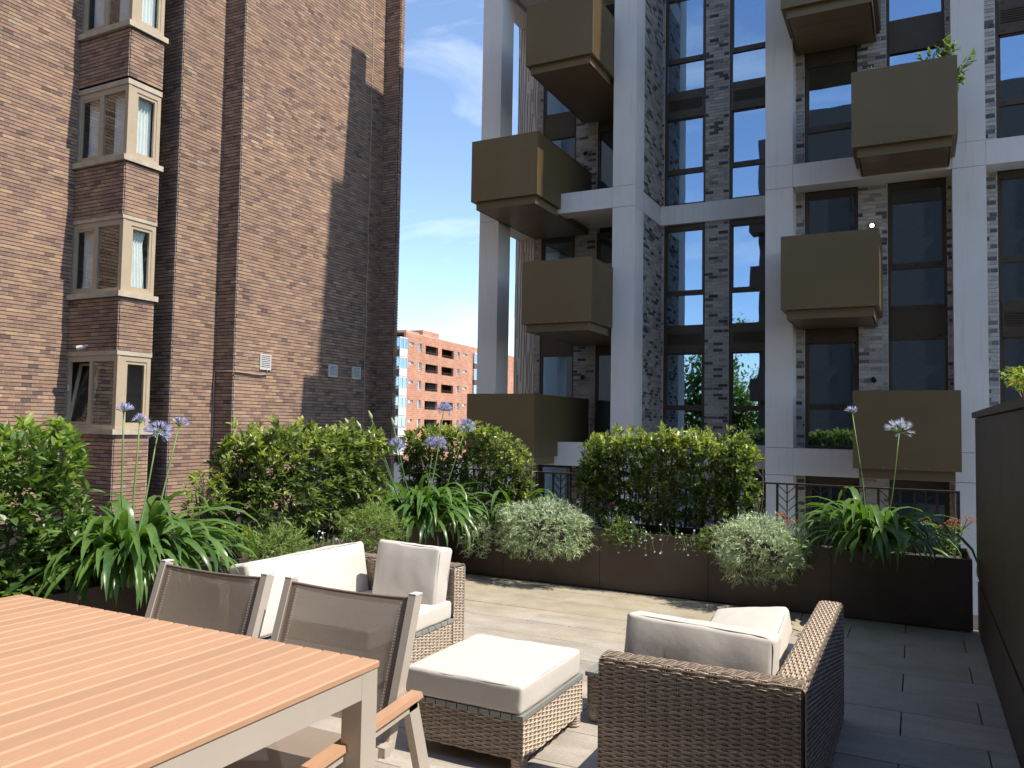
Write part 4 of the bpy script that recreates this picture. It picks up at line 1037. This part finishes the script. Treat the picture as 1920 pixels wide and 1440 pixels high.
# ------------------------------------------------------------------ plants
LEAF_ST = np.array([0, .3, .68, 1.0]); 
def leaf_template(wd=.36, fold=.12, curl=.18):
    T = [(0, 0, 0)]
    for s_, w_ in ((.3, 1.0), (.68, .82)):
        for sd in (-1, 0, 1): T.append((s_, sd*w_*wd/2, abs(sd)*fold*wd - curl*s_*s_))
    T.append((1, 0, -curl)); return np.array(T)
LT = np.array([[0, 2, 1], [0, 3, 2], [4, 5, 7], [5, 6, 7]]); LQ = np.array([[1, 2, 5, 4], [2, 3, 6, 5]])
def place_leaves(pos, fwd, up, length, rnd, T):
    fwd = fwd/np.linalg.norm(fwd, axis=1, keepdims=True)
    sd = np.cross(fwd, up); nrm = np.linalg.norm(sd, axis=1, keepdims=True); nrm[nrm < 1e-5] = 1; sd /= nrm
    nm = np.cross(sd, fwd)
    V = pos[:, None] + length[:, None, None]*(T[None, :, :1]*fwd[:, None] + T[None, :, 1:2]*sd[:, None] + T[None, :, 2:]*nm[:, None])
    N = len(pos); o = (np.arange(N)*len(T))[:, None, None]
    return V.reshape(-1, 3), (LQ[None]+o).reshape(-1, 4), (LT[None]+o).reshape(-1, 3), np.repeat(rnd, len(T))
def unit(v): return v/np.linalg.norm(v, axis=1, keepdims=True)
def hedge(name, label, box, n_tw, leaf, mat, shape=None, zfol=.75, seed=0, nleaf=7, sole=0, cat='hedge', top_age=.32, stems=9, group=None, young=.12, base_z=PH-.08, fill=.22):
    """clipped shrub: twigs through a box-like volume, each ending in a rosette of leaves; individual outer leaves may be objects"""
    r = np.random.default_rng(seed); x0, x1, y0, y1, z0, z1 = box
    e = empty(name, ((x0+x1)/2, (y0+y1)/2, base_z), label, cat, group)
    P = []; A = []
    c = np.array([(x0+x1)/2, (y0+y1)/2, (z0+z1)/2]); hf = np.array([(x1-x0)/2, (y1-y0)/2, (z1-z0)/2])
    while len(P) < n_tw:
        q = r.uniform(-1, 1, 3)
        d = (np.abs(q)**6).sum()**(1/6)
        lump = .90 + .17*noise.noise(Vector((q[0]*2.2*hf[0]/.5+seed, q[1]*2.2, q[2]*2.2)))
        if d > lump: continue
        if d < .68*lump and r.random() > fill: continue
        p = c + q*hf
        if shape is not None and p[2] > shape(p[0], p[1]) + r.normal(0, .02): continue
        if p[2] < zfol and r.random() > .25 + .5*(q[1]*0 + 1)*((p[2]-z0)/(zfol-z0+1e-6)) : continue
        a = q/np.maximum(np.abs(hf), .1)*.4 + np.array([0, 0, .55]) + r.normal(0, .35, 3)
        if q[2] > .55 and r.random() < .22: p = p + np.array([r.normal(0, .02), r.normal(0, .02), r.uniform(.02, .10)]); a = np.array([0, 0, 1.]) + r.normal(0, .25, 3)
        P.append(p); A.append(a)
    P = np.array(P); A = unit(np.array(A))
    ztop = np.array([shape(p[0], p[1]) if shape is not None else z1 for p in P])
    age = np.clip((P[:, 2]-(ztop-top_age))/top_age, 0, 1)
    pos = []; fw = []; ln = []; rn = []
    for i in range(len(P)):
        k = r.integers(nleaf-2, nleaf+3); ref = np.cross(A[i], r.normal(size=3)); ref /= np.linalg.norm(ref); b2 = np.cross(A[i], ref)
        base = r.random()*6.28; tone = np.clip(.30 + .55*age[i]*r.random() + r.normal(0, .12) + (.35 if r.random() < young*(.3+age[i]) else 0), 0, 1)
        for j in range(k):
            ang = base + j*2.4; op = r.uniform(.35, 1.25) if j else .2
            f = A[i]*math.cos(op) + (ref*math.cos(ang)+b2*math.sin(ang))*math.sin(op)
            pos.append(P[i] + A[i]*r.uniform(-.05, .0)); fw.append(f); ln.append(leaf*r.uniform(.6, 1.25)); rn.append(np.clip(tone + r.normal(0, .07), 0, .86 if r.random() < .97 else 1))
    pos = np.array(pos); fw = np.array(fw); ln = np.array(ln); rn = np.array(rn)
    up = np.tile(np.array([0, 0, 1.]), (len(pos), 1)) + r.normal(0, .35, (len(pos), 3))
    T = leaf_template(.40, .16, .14)
    cr_ = empty_mesh_crown = None
    n_ind = sole
    if n_ind:
        v = pos - np.array([0, 0, EYE]); zz = v @ np.array(CF); sc = ln/zz*((960+FPX*(v @ np.array(CR))/zz) > 3)
        # prefer the outer leaves on the camera side
        sc = sc*(1 + .5*((pos[:, 0]-x0)/(x1-x0)) - .5*((pos[:, 1]-y0)/(y1-y0)))
        idx = np.argsort(-sc)[:n_ind]; mask = np.ones(len(pos), bool); mask[idx] = False
    else: idx = []; mask = np.ones(len(pos), bool)
    V, Qd, Tr, R_ = place_leaves(pos[mask], fw[mask], up[mask], ln[mask], rn[mask], T)
    crown = link('crown', npmesh('crown', V, [Qd, Tr], R_), mat, e, 'stuff')
    if len(idx):
        ms_ = []
        for k in range(8):
            V1, Q1, T1, R1 = place_leaves(np.zeros((1, 3)), np.array([[1., 0, 0]]), np.array([[0, 0, 1.]]), np.array([1.0]), np.array([(k+.5)/8]), T)
            me = npmesh('leaf', V1, [Q1, T1], R1); me.materials.append(MAT[mat]); ms_.append(me)
        for i in idx:
            f = Vector(fw[i]).normalized(); sdv = f.cross(Vector(up[i])).normalized(); nmv = sdv.cross(f)
            o = bpy.data.objects.new('leaf', ms_[min(7, int(rn[i]*8))]); COL.objects.link(o); o.parent = e
            L_ = float(ln[i])
            mt = Matrix(((f.x, sdv.x, nmv.x, pos[i][0]), (f.y, sdv.y, nmv.y, pos[i][1]), (f.z, sdv.z, nmv.z, pos[i][2]), (0, 0, 0, 1))) @ Matrix.Diagonal((L_, L_, L_, 1))
            o.matrix_parent_inverse = abs_matrix(e).inverted(); o.matrix_basis = mt
    st = MB(); bx = []
    for k in range(stems):
        bx.append((x0 + (x1-x0)*(k+.5)/stems + r.normal(0, .03), y0+(y1-y0)*r.uniform(.35, .65)) if (x1-x0) > (y1-y0) else (x0+(x1-x0)*r.uniform(.35, .65), y0+(y1-y0)*(k+.5)/stems + r.normal(0, .03)))
    nodes = []
    for (bx_, by_) in bx:
        pts = [(bx_, by_, base_z)]; zz = base_z
        while zz < z1-.35:
            zz += .16; pts.append((pts[-1][0]+r.normal(0, .02), pts[-1][1]+r.normal(0, .02), zz))
        st.tube(pts, list(np.linspace(.012, .005, len(pts))), 6, cap=False); nodes += pts[1:]
    nodes = np.array(nodes)
    for i in range(0, len(P), 3):
        d = np.linalg.norm(nodes - (P[i]-np.array([0, 0, .12])), axis=1); q = nodes[int(np.argmin(d))]; mid = (q*.4 + P[i]*.6) - np.array([0, 0, .03])
        st.tube([tuple(q), tuple(mid), tuple(P[i])], [.004, .003, .002], 3, cap=False)
    st.build('stem', 'bark', e)
    return e
hedge('hedge_shrub', 'broad leaved evergreen shrub beside the slatted table', (-5.2, -4.36, 1.5, 3.36, .52, 1.60), 1050, .085, 'broad_leaf', zfol=.5, seed=11, sole=300, stems=12, young=.2,
      shape=lambda x, y: 1.58 - .55*max(0, (y-2.95)/.4)**2)
hedge('hedge_shrub', 'glossy evergreen hedge behind the white sofa', (-5.2, -4.5, 4.55, 6.5, .62, 1.57), 1500, .074, 'hedge_leaf', zfol=.98, seed=12, sole=220, stems=13, top_age=.45,
      shape=lambda x, y: 1.56 - .25*max(0, (4.85-y)/.3)**2 - .1*max(0, (y-6.0)/.5))
hedge('hedge_shrub', 'rounded evergreen hedge in the planter corner in front of the distant orange block', (-5.45, -3.66, 7.5, 8.12, .60, 1.60), 1200, .068, 'hedge_leaf', zfol=.8, seed=13, sole=200, stems=9, young=.16,
      shape=lambda x, y: 1.58 - .55*max(0, (x+4.25)/.58)**2 - .35*max(0, (-5.05-x)/.4)**2)
hedge('hedge_shrub', 'clipped evergreen hedge in front of the chevron railing', (-3.18, -1.28, 7.46, 8.14, .62, 1.58), 1650, .068, 'hedge_leaf', zfol=.98, seed=14, sole=200, stems=12, young=.16,
      shape=lambda x, y: 1.55 - .14*max(0, (-2.75-x)/.4) - .06*max(0, (x+1.7)/.3))

def strap_mesh(a0, a1, L, wd, seed):
    """arching strap leaf from the origin, outwards along +x"""
    r = random.Random(seed); n = 9; V = []; Q = []; x = z = y = 0.0; tw = r.uniform(-.35, .35)
    for k in range(n+1):
        f = k/n; a = a0 + (a1-a0)*f**1.45
        if k: x += math.sin(a)*L/n; z += math.cos(a)*L/n; y += tw*.05*L/n*f*4
        w_ = wd*(.55+.45*min(1, f*4))*(1 if f < .55 else max(.03, 1-((f-.55)/.45)**2.2))/2
        nx, nz = -math.cos(a), math.sin(a); ro = tw*f
        for sd in (-1, 0, 1):
            hgt = abs(sd)*w_*.30
            V.append((x+nx*hgt, y+sd*w_*math.cos(ro), z+nz*hgt+sd*w_*math.sin(ro)))
    for k in range(n):
        for j in range(2): Q.append((k*3+j, k*3+j+1, (k+1)*3+j+1, (k+1)*3+j))
    s = MB(); s.add(V, Q, rnd=r.random()); me = s.mesh('leaf', True); me.materials.append(MAT['strap_leaf']); return me
STRAP = [strap_mesh(.04+.07*(k % 6), 2.15+.13*(k % 8), .64+.045*(k % 7), .044+.003*(k % 5), k) for k in range(24)]
def umbel(parent, base, head, kind, rad=.062, seed=0):
    r = random.Random(seed); b = Vector(base); h = Vector(head); mid = b.lerp(h, .5)+Vector((r.uniform(-.02, .02), r.uniform(-.02, .02), 0))
    so_ = MB().tube([b, b.lerp(mid, .6), mid, mid.lerp(h, .5), h], [.0065, .006, .0058, .0055, .005], 6).build('flower_stem', 'stem_green', parent, True)
    d = (h-mid).normalized()
    if kind == 'bud':
        s = MB(); s.tube([h, h+d*.02, h+d*.045, h+d*.07, h+d*.10], [.007, .017, .019, .012, .0015], 7, rnd=r.random()); s.build('flower_bud', 'bud_cream', so_, True); return
    s = MB(); pd = MB(); n = {'full': 60, 'half': 30, 'open': 44}[kind]
    for k in range(n):
        v = Vector((r.gauss(0, 1), r.gauss(0, 1), r.gauss(.25, .8))).normalized()
        if kind != 'full': v = (v + d*(1.1 if kind == 'half' else .7)).normalized()
        if v.dot(d) < -.55: v = -v
        R_ = rad*r.uniform(.8, 1.1)*(1 if kind != 'half' else .85)
        pd.tube([h, h+v*R_*.62], .0012, 3, rnd=.5, cap=False)
        p0 = h+v*R_*.58; tip = h+v*R_; a = v.cross(Vector((.3, .5, .8))).normalized(); b2 = v.cross(a); rn = r.random()
        if kind == 'half' and r.random() < .6:
            s.tube([p0, p0.lerp(tip, .6), tip], [.0025, .0042, .001], 5, rnd=rn, cap=False); continue
        V = [tuple(p0)]
        for q in range(6):
            t_ = q*math.pi/3 + r.random()*.2
            o1 = a*math.cos(t_-.28)+b2*math.sin(t_-.28); o2 = a*math.cos(t_+.28)+b2*math.sin(t_+.28); oc = a*math.cos(t_)+b2*math.sin(t_)
            V += [tuple(p0.lerp(tip, .6)+o1*.009), tuple(p0.lerp(tip, .6)+o2*.009), tuple(tip+oc*.022+v*.003)]
        s.add(V, [], [(0, 1+3*q, 2+3*q) for q in range(6)]+[(1+3*q, 3+3*q, 2+3*q) for q in range(6)], rnd=rn)
    pd.build('pedicels', 'stem_green', so_, kind='stuff'); s.build('flower_head', 'petal_white' if kind == 'open' else 'petal_blue', so_, kind='stuff')
def agapanthus(label, c, n, spread, scale, flowers, seed, lean=None):
    e = empty('agapanthus', c, label, 'agapanthus', 'strap leaved agapanthus in the planters'); r = random.Random(seed)
    for k in range(n):
        o = bpy.data.objects.new('leaf', STRAP[r.randrange(len(STRAP))]); COL.objects.link(o); o.parent = e
        a = r.random()*2*math.pi
        if lean is not None and r.random() < .45: a = lean + r.gauss(0, .7)
        rr = spread*math.sqrt(r.random())
        o.location = (rr*math.cos(a)*.8+r.gauss(0, .05), rr*math.sin(a)*.8+r.gauss(0, .05), r.uniform(-.02, .04)); s_ = scale*r.uniform(.72, 1.12)
        o.scale = (s_, s_*r.uniform(.85, 1.15), s_*r.uniform(.8, 1.12)); o.rotation_euler = (r.gauss(0, .14), r.gauss(0, .2), a)
    for k, (head, kind) in enumerate(flowers):
        hd = Vector(head); b = Vector(c)*.72 + Vector((hd.x, hd.y, c[2]))*.28 + Vector((r.uniform(-.05, .05), r.uniform(-.05, .05), 0)); b.z = c[2]
        umbel(e, b, hd, kind, {'open': .125, 'half': .085, 'full': .095, 'bud': .05}[kind], seed*31+k)
f1 = [(on(0, -4.72, x, y), k) for x, y, k in ((232, 774, 'half'), (262, 795, 'half'), (296, 812, 'full'), (335, 800, 'half'))]
agapanthus('strap leaved agapanthus with four flower stems behind the sling chairs', (-4.58, 3.55, PH-.02), 270, .36, .98, f1, 1, lean=-.55)
f2 = [(on(0, -4.75, x, y), k) for x, y, k in ((655, 800, 'bud'), (676, 805, 'bud'), (697, 787, 'bud'), (705, 822, 'half'), (738, 800, 'bud'), (742, 838, 'full'))] + \
     [(on(1, 7.35, x, y), 'full') for x, y in ((832, 768), (874, 800), (812, 832), (824, 834))]
agapanthus('arching agapanthus with blue flowers at the corner where both planters meet', (-4.62, 7.0, PH-.07), 190, .36, 1.0, f2, 2, lean=-.6)
agapanthus('small agapanthus clump between rounded hedge and silvery bush', (-3.82, 7.66, PH-.05), 42, .12, .85, [], 3, lean=-.4)
f4 = [(on(1, 7.6, 1598, 776), 'half'), (on(1, 7.55, 1686, 811), 'open')]
agapanthus('agapanthus with two pale flowers at the shaded end of the back planter', (-.33, 7.58, PH-.03), 135, .22, 1.0, f4, 4, lean=-1.57)

def tuft(name, label, c, rad, n, L, wd, mat, seed, droop=.5, cat='shrub', group=None, fn=None):
    """dense mound of fine narrow leaves on thin shoots"""
    r = np.random.default_rng(seed); e = empty(name, (c[0], c[1], PH-.08), label, cat, group)
    ns_ = n//12; q = unit(r.normal(size=(ns_, 3))); q = q[q[:, 2] > -.85]; ns_ = len(q)
    lump = np.array([1 + .30*noise.noise(Vector(v*1.7)+Vector((seed*3.7, 0, 0))) + .18*noise.noise(Vector(v*4.5)+Vector((0, seed, 0))) for v in q])
    S = np.array(c) + q*np.array(rad)*(r.uniform(.45, 1.0, ns_)**.5*lump)[:, None]
    ax_ = unit(q*np.array([.9, .9, .6]) + np.array([0, 0, .55-droop]) + r.normal(0, .38, (ns_, 3)))
    tone = np.clip(r.normal(.5, .2, ns_) + .18*q[:, 2], 0, 1)
    k_ = np.repeat(np.arange(ns_), 12); al = r.uniform(-1.2, .5, len(k_))
    P = S[k_] + ax_[k_]*(al*L)[:, None]; n = len(P)
    f = unit(ax_[k_]*.9 + r.normal(0, .45, (n, 3)))
    f2_ = unit(f + np.array([0, 0, -droop*.6]) + r.normal(0, .25, (n, 3)))
    sd = unit(np.cross(f, r.normal(size=(n, 3)))); ln = L*r.uniform(.35, .85, n)
    w_ = wd*r.uniform(.7, 1.3, n)
    V = np.stack([P - sd*w_[:, None]*.5, P + sd*w_[:, None]*.5, P + f*ln[:, None]*.55 + sd*w_[:, None]*.5, P + f*ln[:, None]*.55 - sd*w_[:, None]*.5, P + f*ln[:, None]*.55 + f2_*ln[:, None]*.5], 1)
    o = np.arange(n)*5; Qd = np.stack([o, o+1, o+2, o+3], 1); Tr = np.stack([o+3, o+2, o+4], 1)
    inner = np.clip(tone[k_] + r.normal(0, .1, n), 0, 1)
    link('foliage', npmesh('foliage', V.reshape(-1, 3), [Qd, Tr], np.repeat(inner, 5)), mat, e, 'stuff')
    st = MB()
    for k in range(26):
        d = unit(r.normal(size=(1, 3)))[0]; d[2] = abs(d[2])*.6
        t0 = Vector((c[0]+r.normal(0, .03), c[1]+r.normal(0, .03), PH-.09)); t1 = Vector(np.array(c)+d*np.array(rad)*.8)
        st.tube([t0, t0.lerp(t1, .5)+Vector((0, 0, .04)), t1], [.004, .003, .002], 4, cap=False)
    st.build('stem', 'bark', e); return e
c = on(1, 7.36, 1020, 1000); tuft('silver_bush', 'large silvery mound spilling over the planter beside the rounded hedge', (c.x, 7.36, .54), (.56, .30, .34), 15000, .075, .0048, 'silver_leaf', 21, .55)
c = on(1, 7.36, 1424, 1035); tuft('silver_bush', 'silvery mound spilling over the planter next to the shaded agapanthus', (c.x, 7.36, .53), (.42, .29, .31), 12500, .07, .0048, 'silver_leaf', 22, .6)
c = on(1, 7.3, 893, 1022); tuft('silver_bush', 'small whitish lavender clump under the corner agapanthus', (c.x, 7.3, .42), (.18, .16, .24), 3600, .05, .004, 'silver_leaf', 23, .4)
c = on(0, -4.42, 520, 1035); tuft('fine_shrub', 'feathery bright green shrub right behind the sofa cushion, beside the sling chair', (-4.45, c.y, .60), (.20, .30, .20), 4600, .07, .0045, 'fine_green', 24, .35)
c = on(0, -4.42, 700, 1000); tuft('fine_shrub', 'feathery green shrub behind the sofa next to the corner agapanthus', (-4.45, c.y, .64), (.22, .40, .22), 6000, .07, .0045, 'fine_green', 25, .35)
c = on(1, 7.42, 1160, 990); tuft('fine_shrub', 'low feathery yellow green shrub between silvery mound and clipped hedge', (c.x, 7.45, .56), (.2, .14, .18), 2200, .06, .004, 'fine_green', 26, .45)
c = on(1, 7.42, 1335, 1000); tuft('fine_shrub', 'wispy green trailing shrub at the edge of the second silvery mound', (c.x, 7.42, .55), (.16, .12, .14), 1200, .06, .004, 'fine_green', 27, .6)

def daisies(label, axis, a, b, seed, n=26):
    r = random.Random(seed)
    mid = (a+b)/2; e = empty('trailing_daisy', (mid, YP, PH-.05) if axis == 'x' else (XL, mid, PH-.05), label, 'flowers')
    st = MB(); hd = MB(); lf = MB()
    for k in range(n):
        u = r.uniform(a, b); out = r.uniform(.01, .07); dr = r.uniform(-.12, .2)
        p = [(u, YP+.05, PH-.04), (u+r.uniform(-.03, .03), YP-out*.5, PH+.05*r.random()), (u+r.uniform(-.05, .05), YP-out, PH-dr)] if axis == 'x' else [(XL-.05, u, PH-.04), (XL+out*.5, u+r.uniform(-.03, .03), PH+.05*r.random()), (XL+out, u+r.uniform(-.05, .05), PH-dr)]
        st.tube(p, .0016, 3, cap=False); c_ = Vector(p[-1])
        nrm = Vector((r.gauss(0, .5), r.gauss(-.5, .4), r.gauss(.7, .3))).normalized(); t1 = nrm.orthogonal().normalized(); t2 = nrm.cross(t1)
        V = [tuple(c_)] + [tuple(c_+(t1*math.cos(q*math.pi/5)+t2*math.sin(q*math.pi/5))*.0095) for q in range(10)]
        if r.random() < .8: hd.add(V, [], [(0, 1+q, 1+(q+1) % 10) for q in range(10)], rnd=r.random())
        for q in range(5):
            c2 = Vector(p[0]).lerp(Vector(p[1]), r.random()) if r.random() < .5 else Vector(p[1]).lerp(Vector(p[2]), r.random())
            d = Vector((r.gauss(0, 1), r.gauss(0, 1), r.gauss(0, 1))).normalized(); s2 = d.orthogonal().normalized()*.003
            lf.add([tuple(c2-s2), tuple(c2+s2), tuple(c2+d*.028)], [], [(0, 1, 2)], rnd=r.random())
    st.build('stem', 'stem_green', e); hd.build('flower', 'petal_white', e, kind='stuff'); lf.build('foliage', 'fine_green', e, kind='stuff')
daisies('tiny white daisies trailing over the back planter edge below the clipped hedge', 'x', -2.62, -1.85, 31, 60)
daisies('tiny white daisies trailing over the planter behind the sofa', 'y', 4.9, 5.75, 32, 44)

def pieris(label, c, rad, n, seed, top=.9):
    r = np.random.default_rng(seed); e = empty('pieris_bush', (c[0], c[1], PH-.08), label, 'shrub')
    q = unit(r.normal(size=(n, 3))); P = np.array(c)+q*np.array(rad)*(r.uniform(.3, 1, n)**.5)[:, None]
    pos = []; fw = []; ln = []; rn = []
    for i in range(n):
        ax_ = unit((q[i]*.5+np.array([0, 0, .8])+r.normal(0, .2, 3))[None])[0]; ref = np.cross(ax_, r.normal(size=3)); ref /= np.linalg.norm(ref); b2 = np.cross(ax_, ref)
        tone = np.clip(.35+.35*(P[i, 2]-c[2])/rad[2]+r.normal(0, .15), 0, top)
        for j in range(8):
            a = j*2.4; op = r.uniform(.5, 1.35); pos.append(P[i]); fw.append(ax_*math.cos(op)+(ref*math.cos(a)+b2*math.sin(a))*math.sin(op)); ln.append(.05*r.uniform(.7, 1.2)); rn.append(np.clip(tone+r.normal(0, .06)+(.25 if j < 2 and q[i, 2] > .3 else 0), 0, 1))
    V, Qd, Tr, R_ = place_leaves(np.array(pos), np.array(fw), np.tile([0, 0, 1.], (len(pos), 1))+r.normal(0, .2, (len(pos), 3)), np.array(ln), np.array(rn), leaf_template(.27, .15, .2))
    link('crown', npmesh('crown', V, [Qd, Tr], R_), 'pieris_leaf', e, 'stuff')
    st = MB()
    for i in range(0, n, 2): st.tube([(c[0], c[1], PH-.09), tuple((np.array(c)+P[i])/2), tuple(P[i])], [.005, .004, .002], 4, cap=False)
    st.build('stem', 'bark', e)
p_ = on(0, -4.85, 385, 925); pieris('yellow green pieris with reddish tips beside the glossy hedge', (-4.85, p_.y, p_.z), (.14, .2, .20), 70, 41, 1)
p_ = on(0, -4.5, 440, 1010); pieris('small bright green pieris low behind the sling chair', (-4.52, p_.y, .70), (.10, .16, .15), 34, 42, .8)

def sedum(label, c, n, spread, h, seed, tone='sedum_head'):
    r = random.Random(seed); e = empty('sedum', (c[0], c[1], PH-.07), label, 'sedum'); hd = MB(); st = MB(); lf = MB()
    for k in range(n):
        b = Vector((c[0]+r.gauss(0, spread*.5), c[1]+r.gauss(0, .04), PH-.07)); t_ = Vector((c[0]+r.gauss(0, spread), c[1]+r.gauss(-.03, .07), PH-.07+h*r.uniform(.75, 1.1)))
        st.tube([b, b.lerp(t_, .5), t_], .0035, 5, cap=False)
        for q in range(10):
            p0 = b.lerp(t_, .2+.07*q); d = Vector((math.cos(q*2.4), math.sin(q*2.4), .35)).normalized(); s2 = d.cross(Vector((0, 0, 1))).normalized()*.008
            lf.add([tuple(p0), tuple(p0+d*.025+s2), tuple(p0+d*.05), tuple(p0+d*.025-s2)], [(0, 1, 2, 3)], rnd=r.random())
        for q in range(48):
            a = r.random()*6.28; rr = .05*math.sqrt(r.random()); p0 = t_+Vector((rr*math.cos(a), rr*math.sin(a), .012-rr*rr*8+r.uniform(-.006, .006))); z_ = .0055
            hd.add([tuple(p0+Vector((z_, 0, 0))), tuple(p0+Vector((-z_*.5, z_, 0))), tuple(p0+Vector((-z_*.5, -z_, 0))), tuple(p0+Vector((0, 0, z_*1.4)))], [], [(0, 1, 3), (1, 2, 3), (2, 0, 3)], rnd=r.random())
    st.build('stem', 'stem_green', e); lf.build('foliage', 'broad_leaf', e, kind='stuff'); hd.build('flower_head', tone, e, kind='stuff')
sedum('brown headed sedum at the shaded end of the back planter by the metal wall', (.22, 7.7, 0), 11, .13, .34, 51)
sedum('rusty sedum heads peeping out above the second silvery mound', (-1.08, 7.66, 0), 9, .09, .30, 52)
sedum('dark red sedum between silvery mound and clipped hedge', (-2.86, 7.72, 0), 9, .13, .30, 53)
# wiry day-lily stems with a yellow bud
e = empty('day_lily', (-.86, 7.66, PH-.06), 'wiry day lily stems with one yellow bud beside the shaded agapanthus', 'flower'); s = MB(); r = random.Random(3)
for k in range(9):
    b = Vector((-.86+r.gauss(0, .04), 7.66+r.gauss(0, .03), PH-.07)); t_ = b+Vector((r.gauss(0, .12), r.gauss(-.03, .05), r.uniform(.22, .45)))
    s.tube([b, b.lerp(t_, .5)+Vector((r.gauss(0, .02), 0, .02)), t_], [.003, .0025, .0015], 4, cap=False)
s.build('stem', 'stem_green', e)
hb_ = on(1, 7.62, 1551, 973); MB().tube([hb_-Vector((0, 0, .035)), hb_-Vector((.0, 0, .012)), hb_+Vector((.004, 0, .02)), hb_+Vector((-.008, 0, .045))], [.004, .011, .012, .003], 7).build('flower_bud', 'yellow_bud', e, True)
MB().tube([(-.86, 7.64, PH-.06), hb_-Vector((0, 0, .035))], .003, 4).build('flower_stem', 'stem_green', e)

# small shrubs on the upper balcony and over the boundary wall
def spray(name, label, base, tips, leaf, mat, seed, n=9):
    r = np.random.default_rng(seed); e = empty(name, base, label, 'plant'); st = MB(); pos = []; fw = []; ln = []; rn = []
    for t_ in tips:
        b = Vector(base); t_ = Vector(t_); m_ = b.lerp(t_, .55)+Vector((0, 0, .08)); st.tube([b, m_, t_], [leaf*.09, leaf*.07, leaf*.03], 5, cap=False)
        for k in range(n):
            f = .35+.65*k/n; p = m_.lerp(t_, (f-.5)*2) if f > .5 else b.lerp(m_, f*2); d = (t_-m_).normalized()
            for q in range(4):
                v = np.array(d)*.5+r.normal(0, .6, 3); pos.append(np.array(p)+r.normal(0, leaf*.15, 3)); fw.append(v); ln.append(leaf*r.uniform(.6, 1.2)); rn.append(r.uniform(.3, .95))
    V, Qd, Tr, R_ = place_leaves(np.array(pos), np.array(fw), np.tile([0, 0, 1.], (len(pos), 1)), np.array(ln), np.array(rn), leaf_template(.36, .14, .2))
    link('foliage', npmesh('foliage', V, [Qd, Tr], R_), mat, e, 'stuff'); st.build('stem', 'bark', e)
YBP = 15.6
tips = [on(1, YBP, x, y) for x, y in ((1775, 70), (1790, 75), (1828, 95), (1760, 85), (1740, 95), (1722, 100), (1800, 130), (1806, 145), (1770, 90))]
spray('balcony_shrub', 'leafy shrub reaching over the top corner of the upper bronze balcony', (.45, YBP, 7.3), tips, .13, 'broad_leaf', 61)
spray('balcony_shrub', 'small leafy plant inside the upper bronze balcony beside the shrub', (-.55, YBP, 7.4), [on(1, YBP, x, y) for x, y in ((1632, 122), (1625, 128), (1640, 125))], .09, 'broad_leaf', 62, 5)
tips = [on(0, .62, x, y) for x, y in ((1880, 703), (1895, 690), (1910, 705), (1905, 720), (1915, 690), (1925, 700), (1890, 715))]
spray('wall_top_plant', 'bright leafy plant growing above the dark metal wall', (.66, tips[2].y, 1.77), tips, .055, 'pieris_leaf', 63, 8)

# tree behind the terrace, mirrored in the tall windows
TR = empty('garden_tree', (-13, -24, -4), 'leafy tree mirrored in the lower tall windows', 'tree')
r = np.random.default_rng(77); cl = []
for k in range(40): cl.append(np.array([-13, -24, 3.0]) + r.normal(0, 1, 3)*np.array([2.0, 2.0, 2.2]))
pos = np.concatenate([c_ + r.normal(0, .62, (380, 3)) for c_ in cl]); N = len(pos)
V, Qd, Tr_, R_ = place_leaves(pos, r.normal(size=(N, 3)), np.tile([0, 0, 1.], (N, 1)), r.uniform(.25, .45, N), r.random(N), leaf_template(.5, .1, .15))
link('crown', npmesh('crown', V, [Qd, Tr_], R_), 'broad_leaf', TR, 'stuff')
st = MB().tube([(-13, -24, -4), (-13.1, -24, -1), (-12.9, -24.1, 2), (-13, -24, 4)], [.28, .22, .16, .06], 10)
for c_ in cl[::3]: st.tube([(-13, -24, .5), tuple((c_+np.array([-13, -24, 1.5]))/2), tuple(c_)], [.08, .05, .02], 6)
st.build('trunk', 'bark', TR)
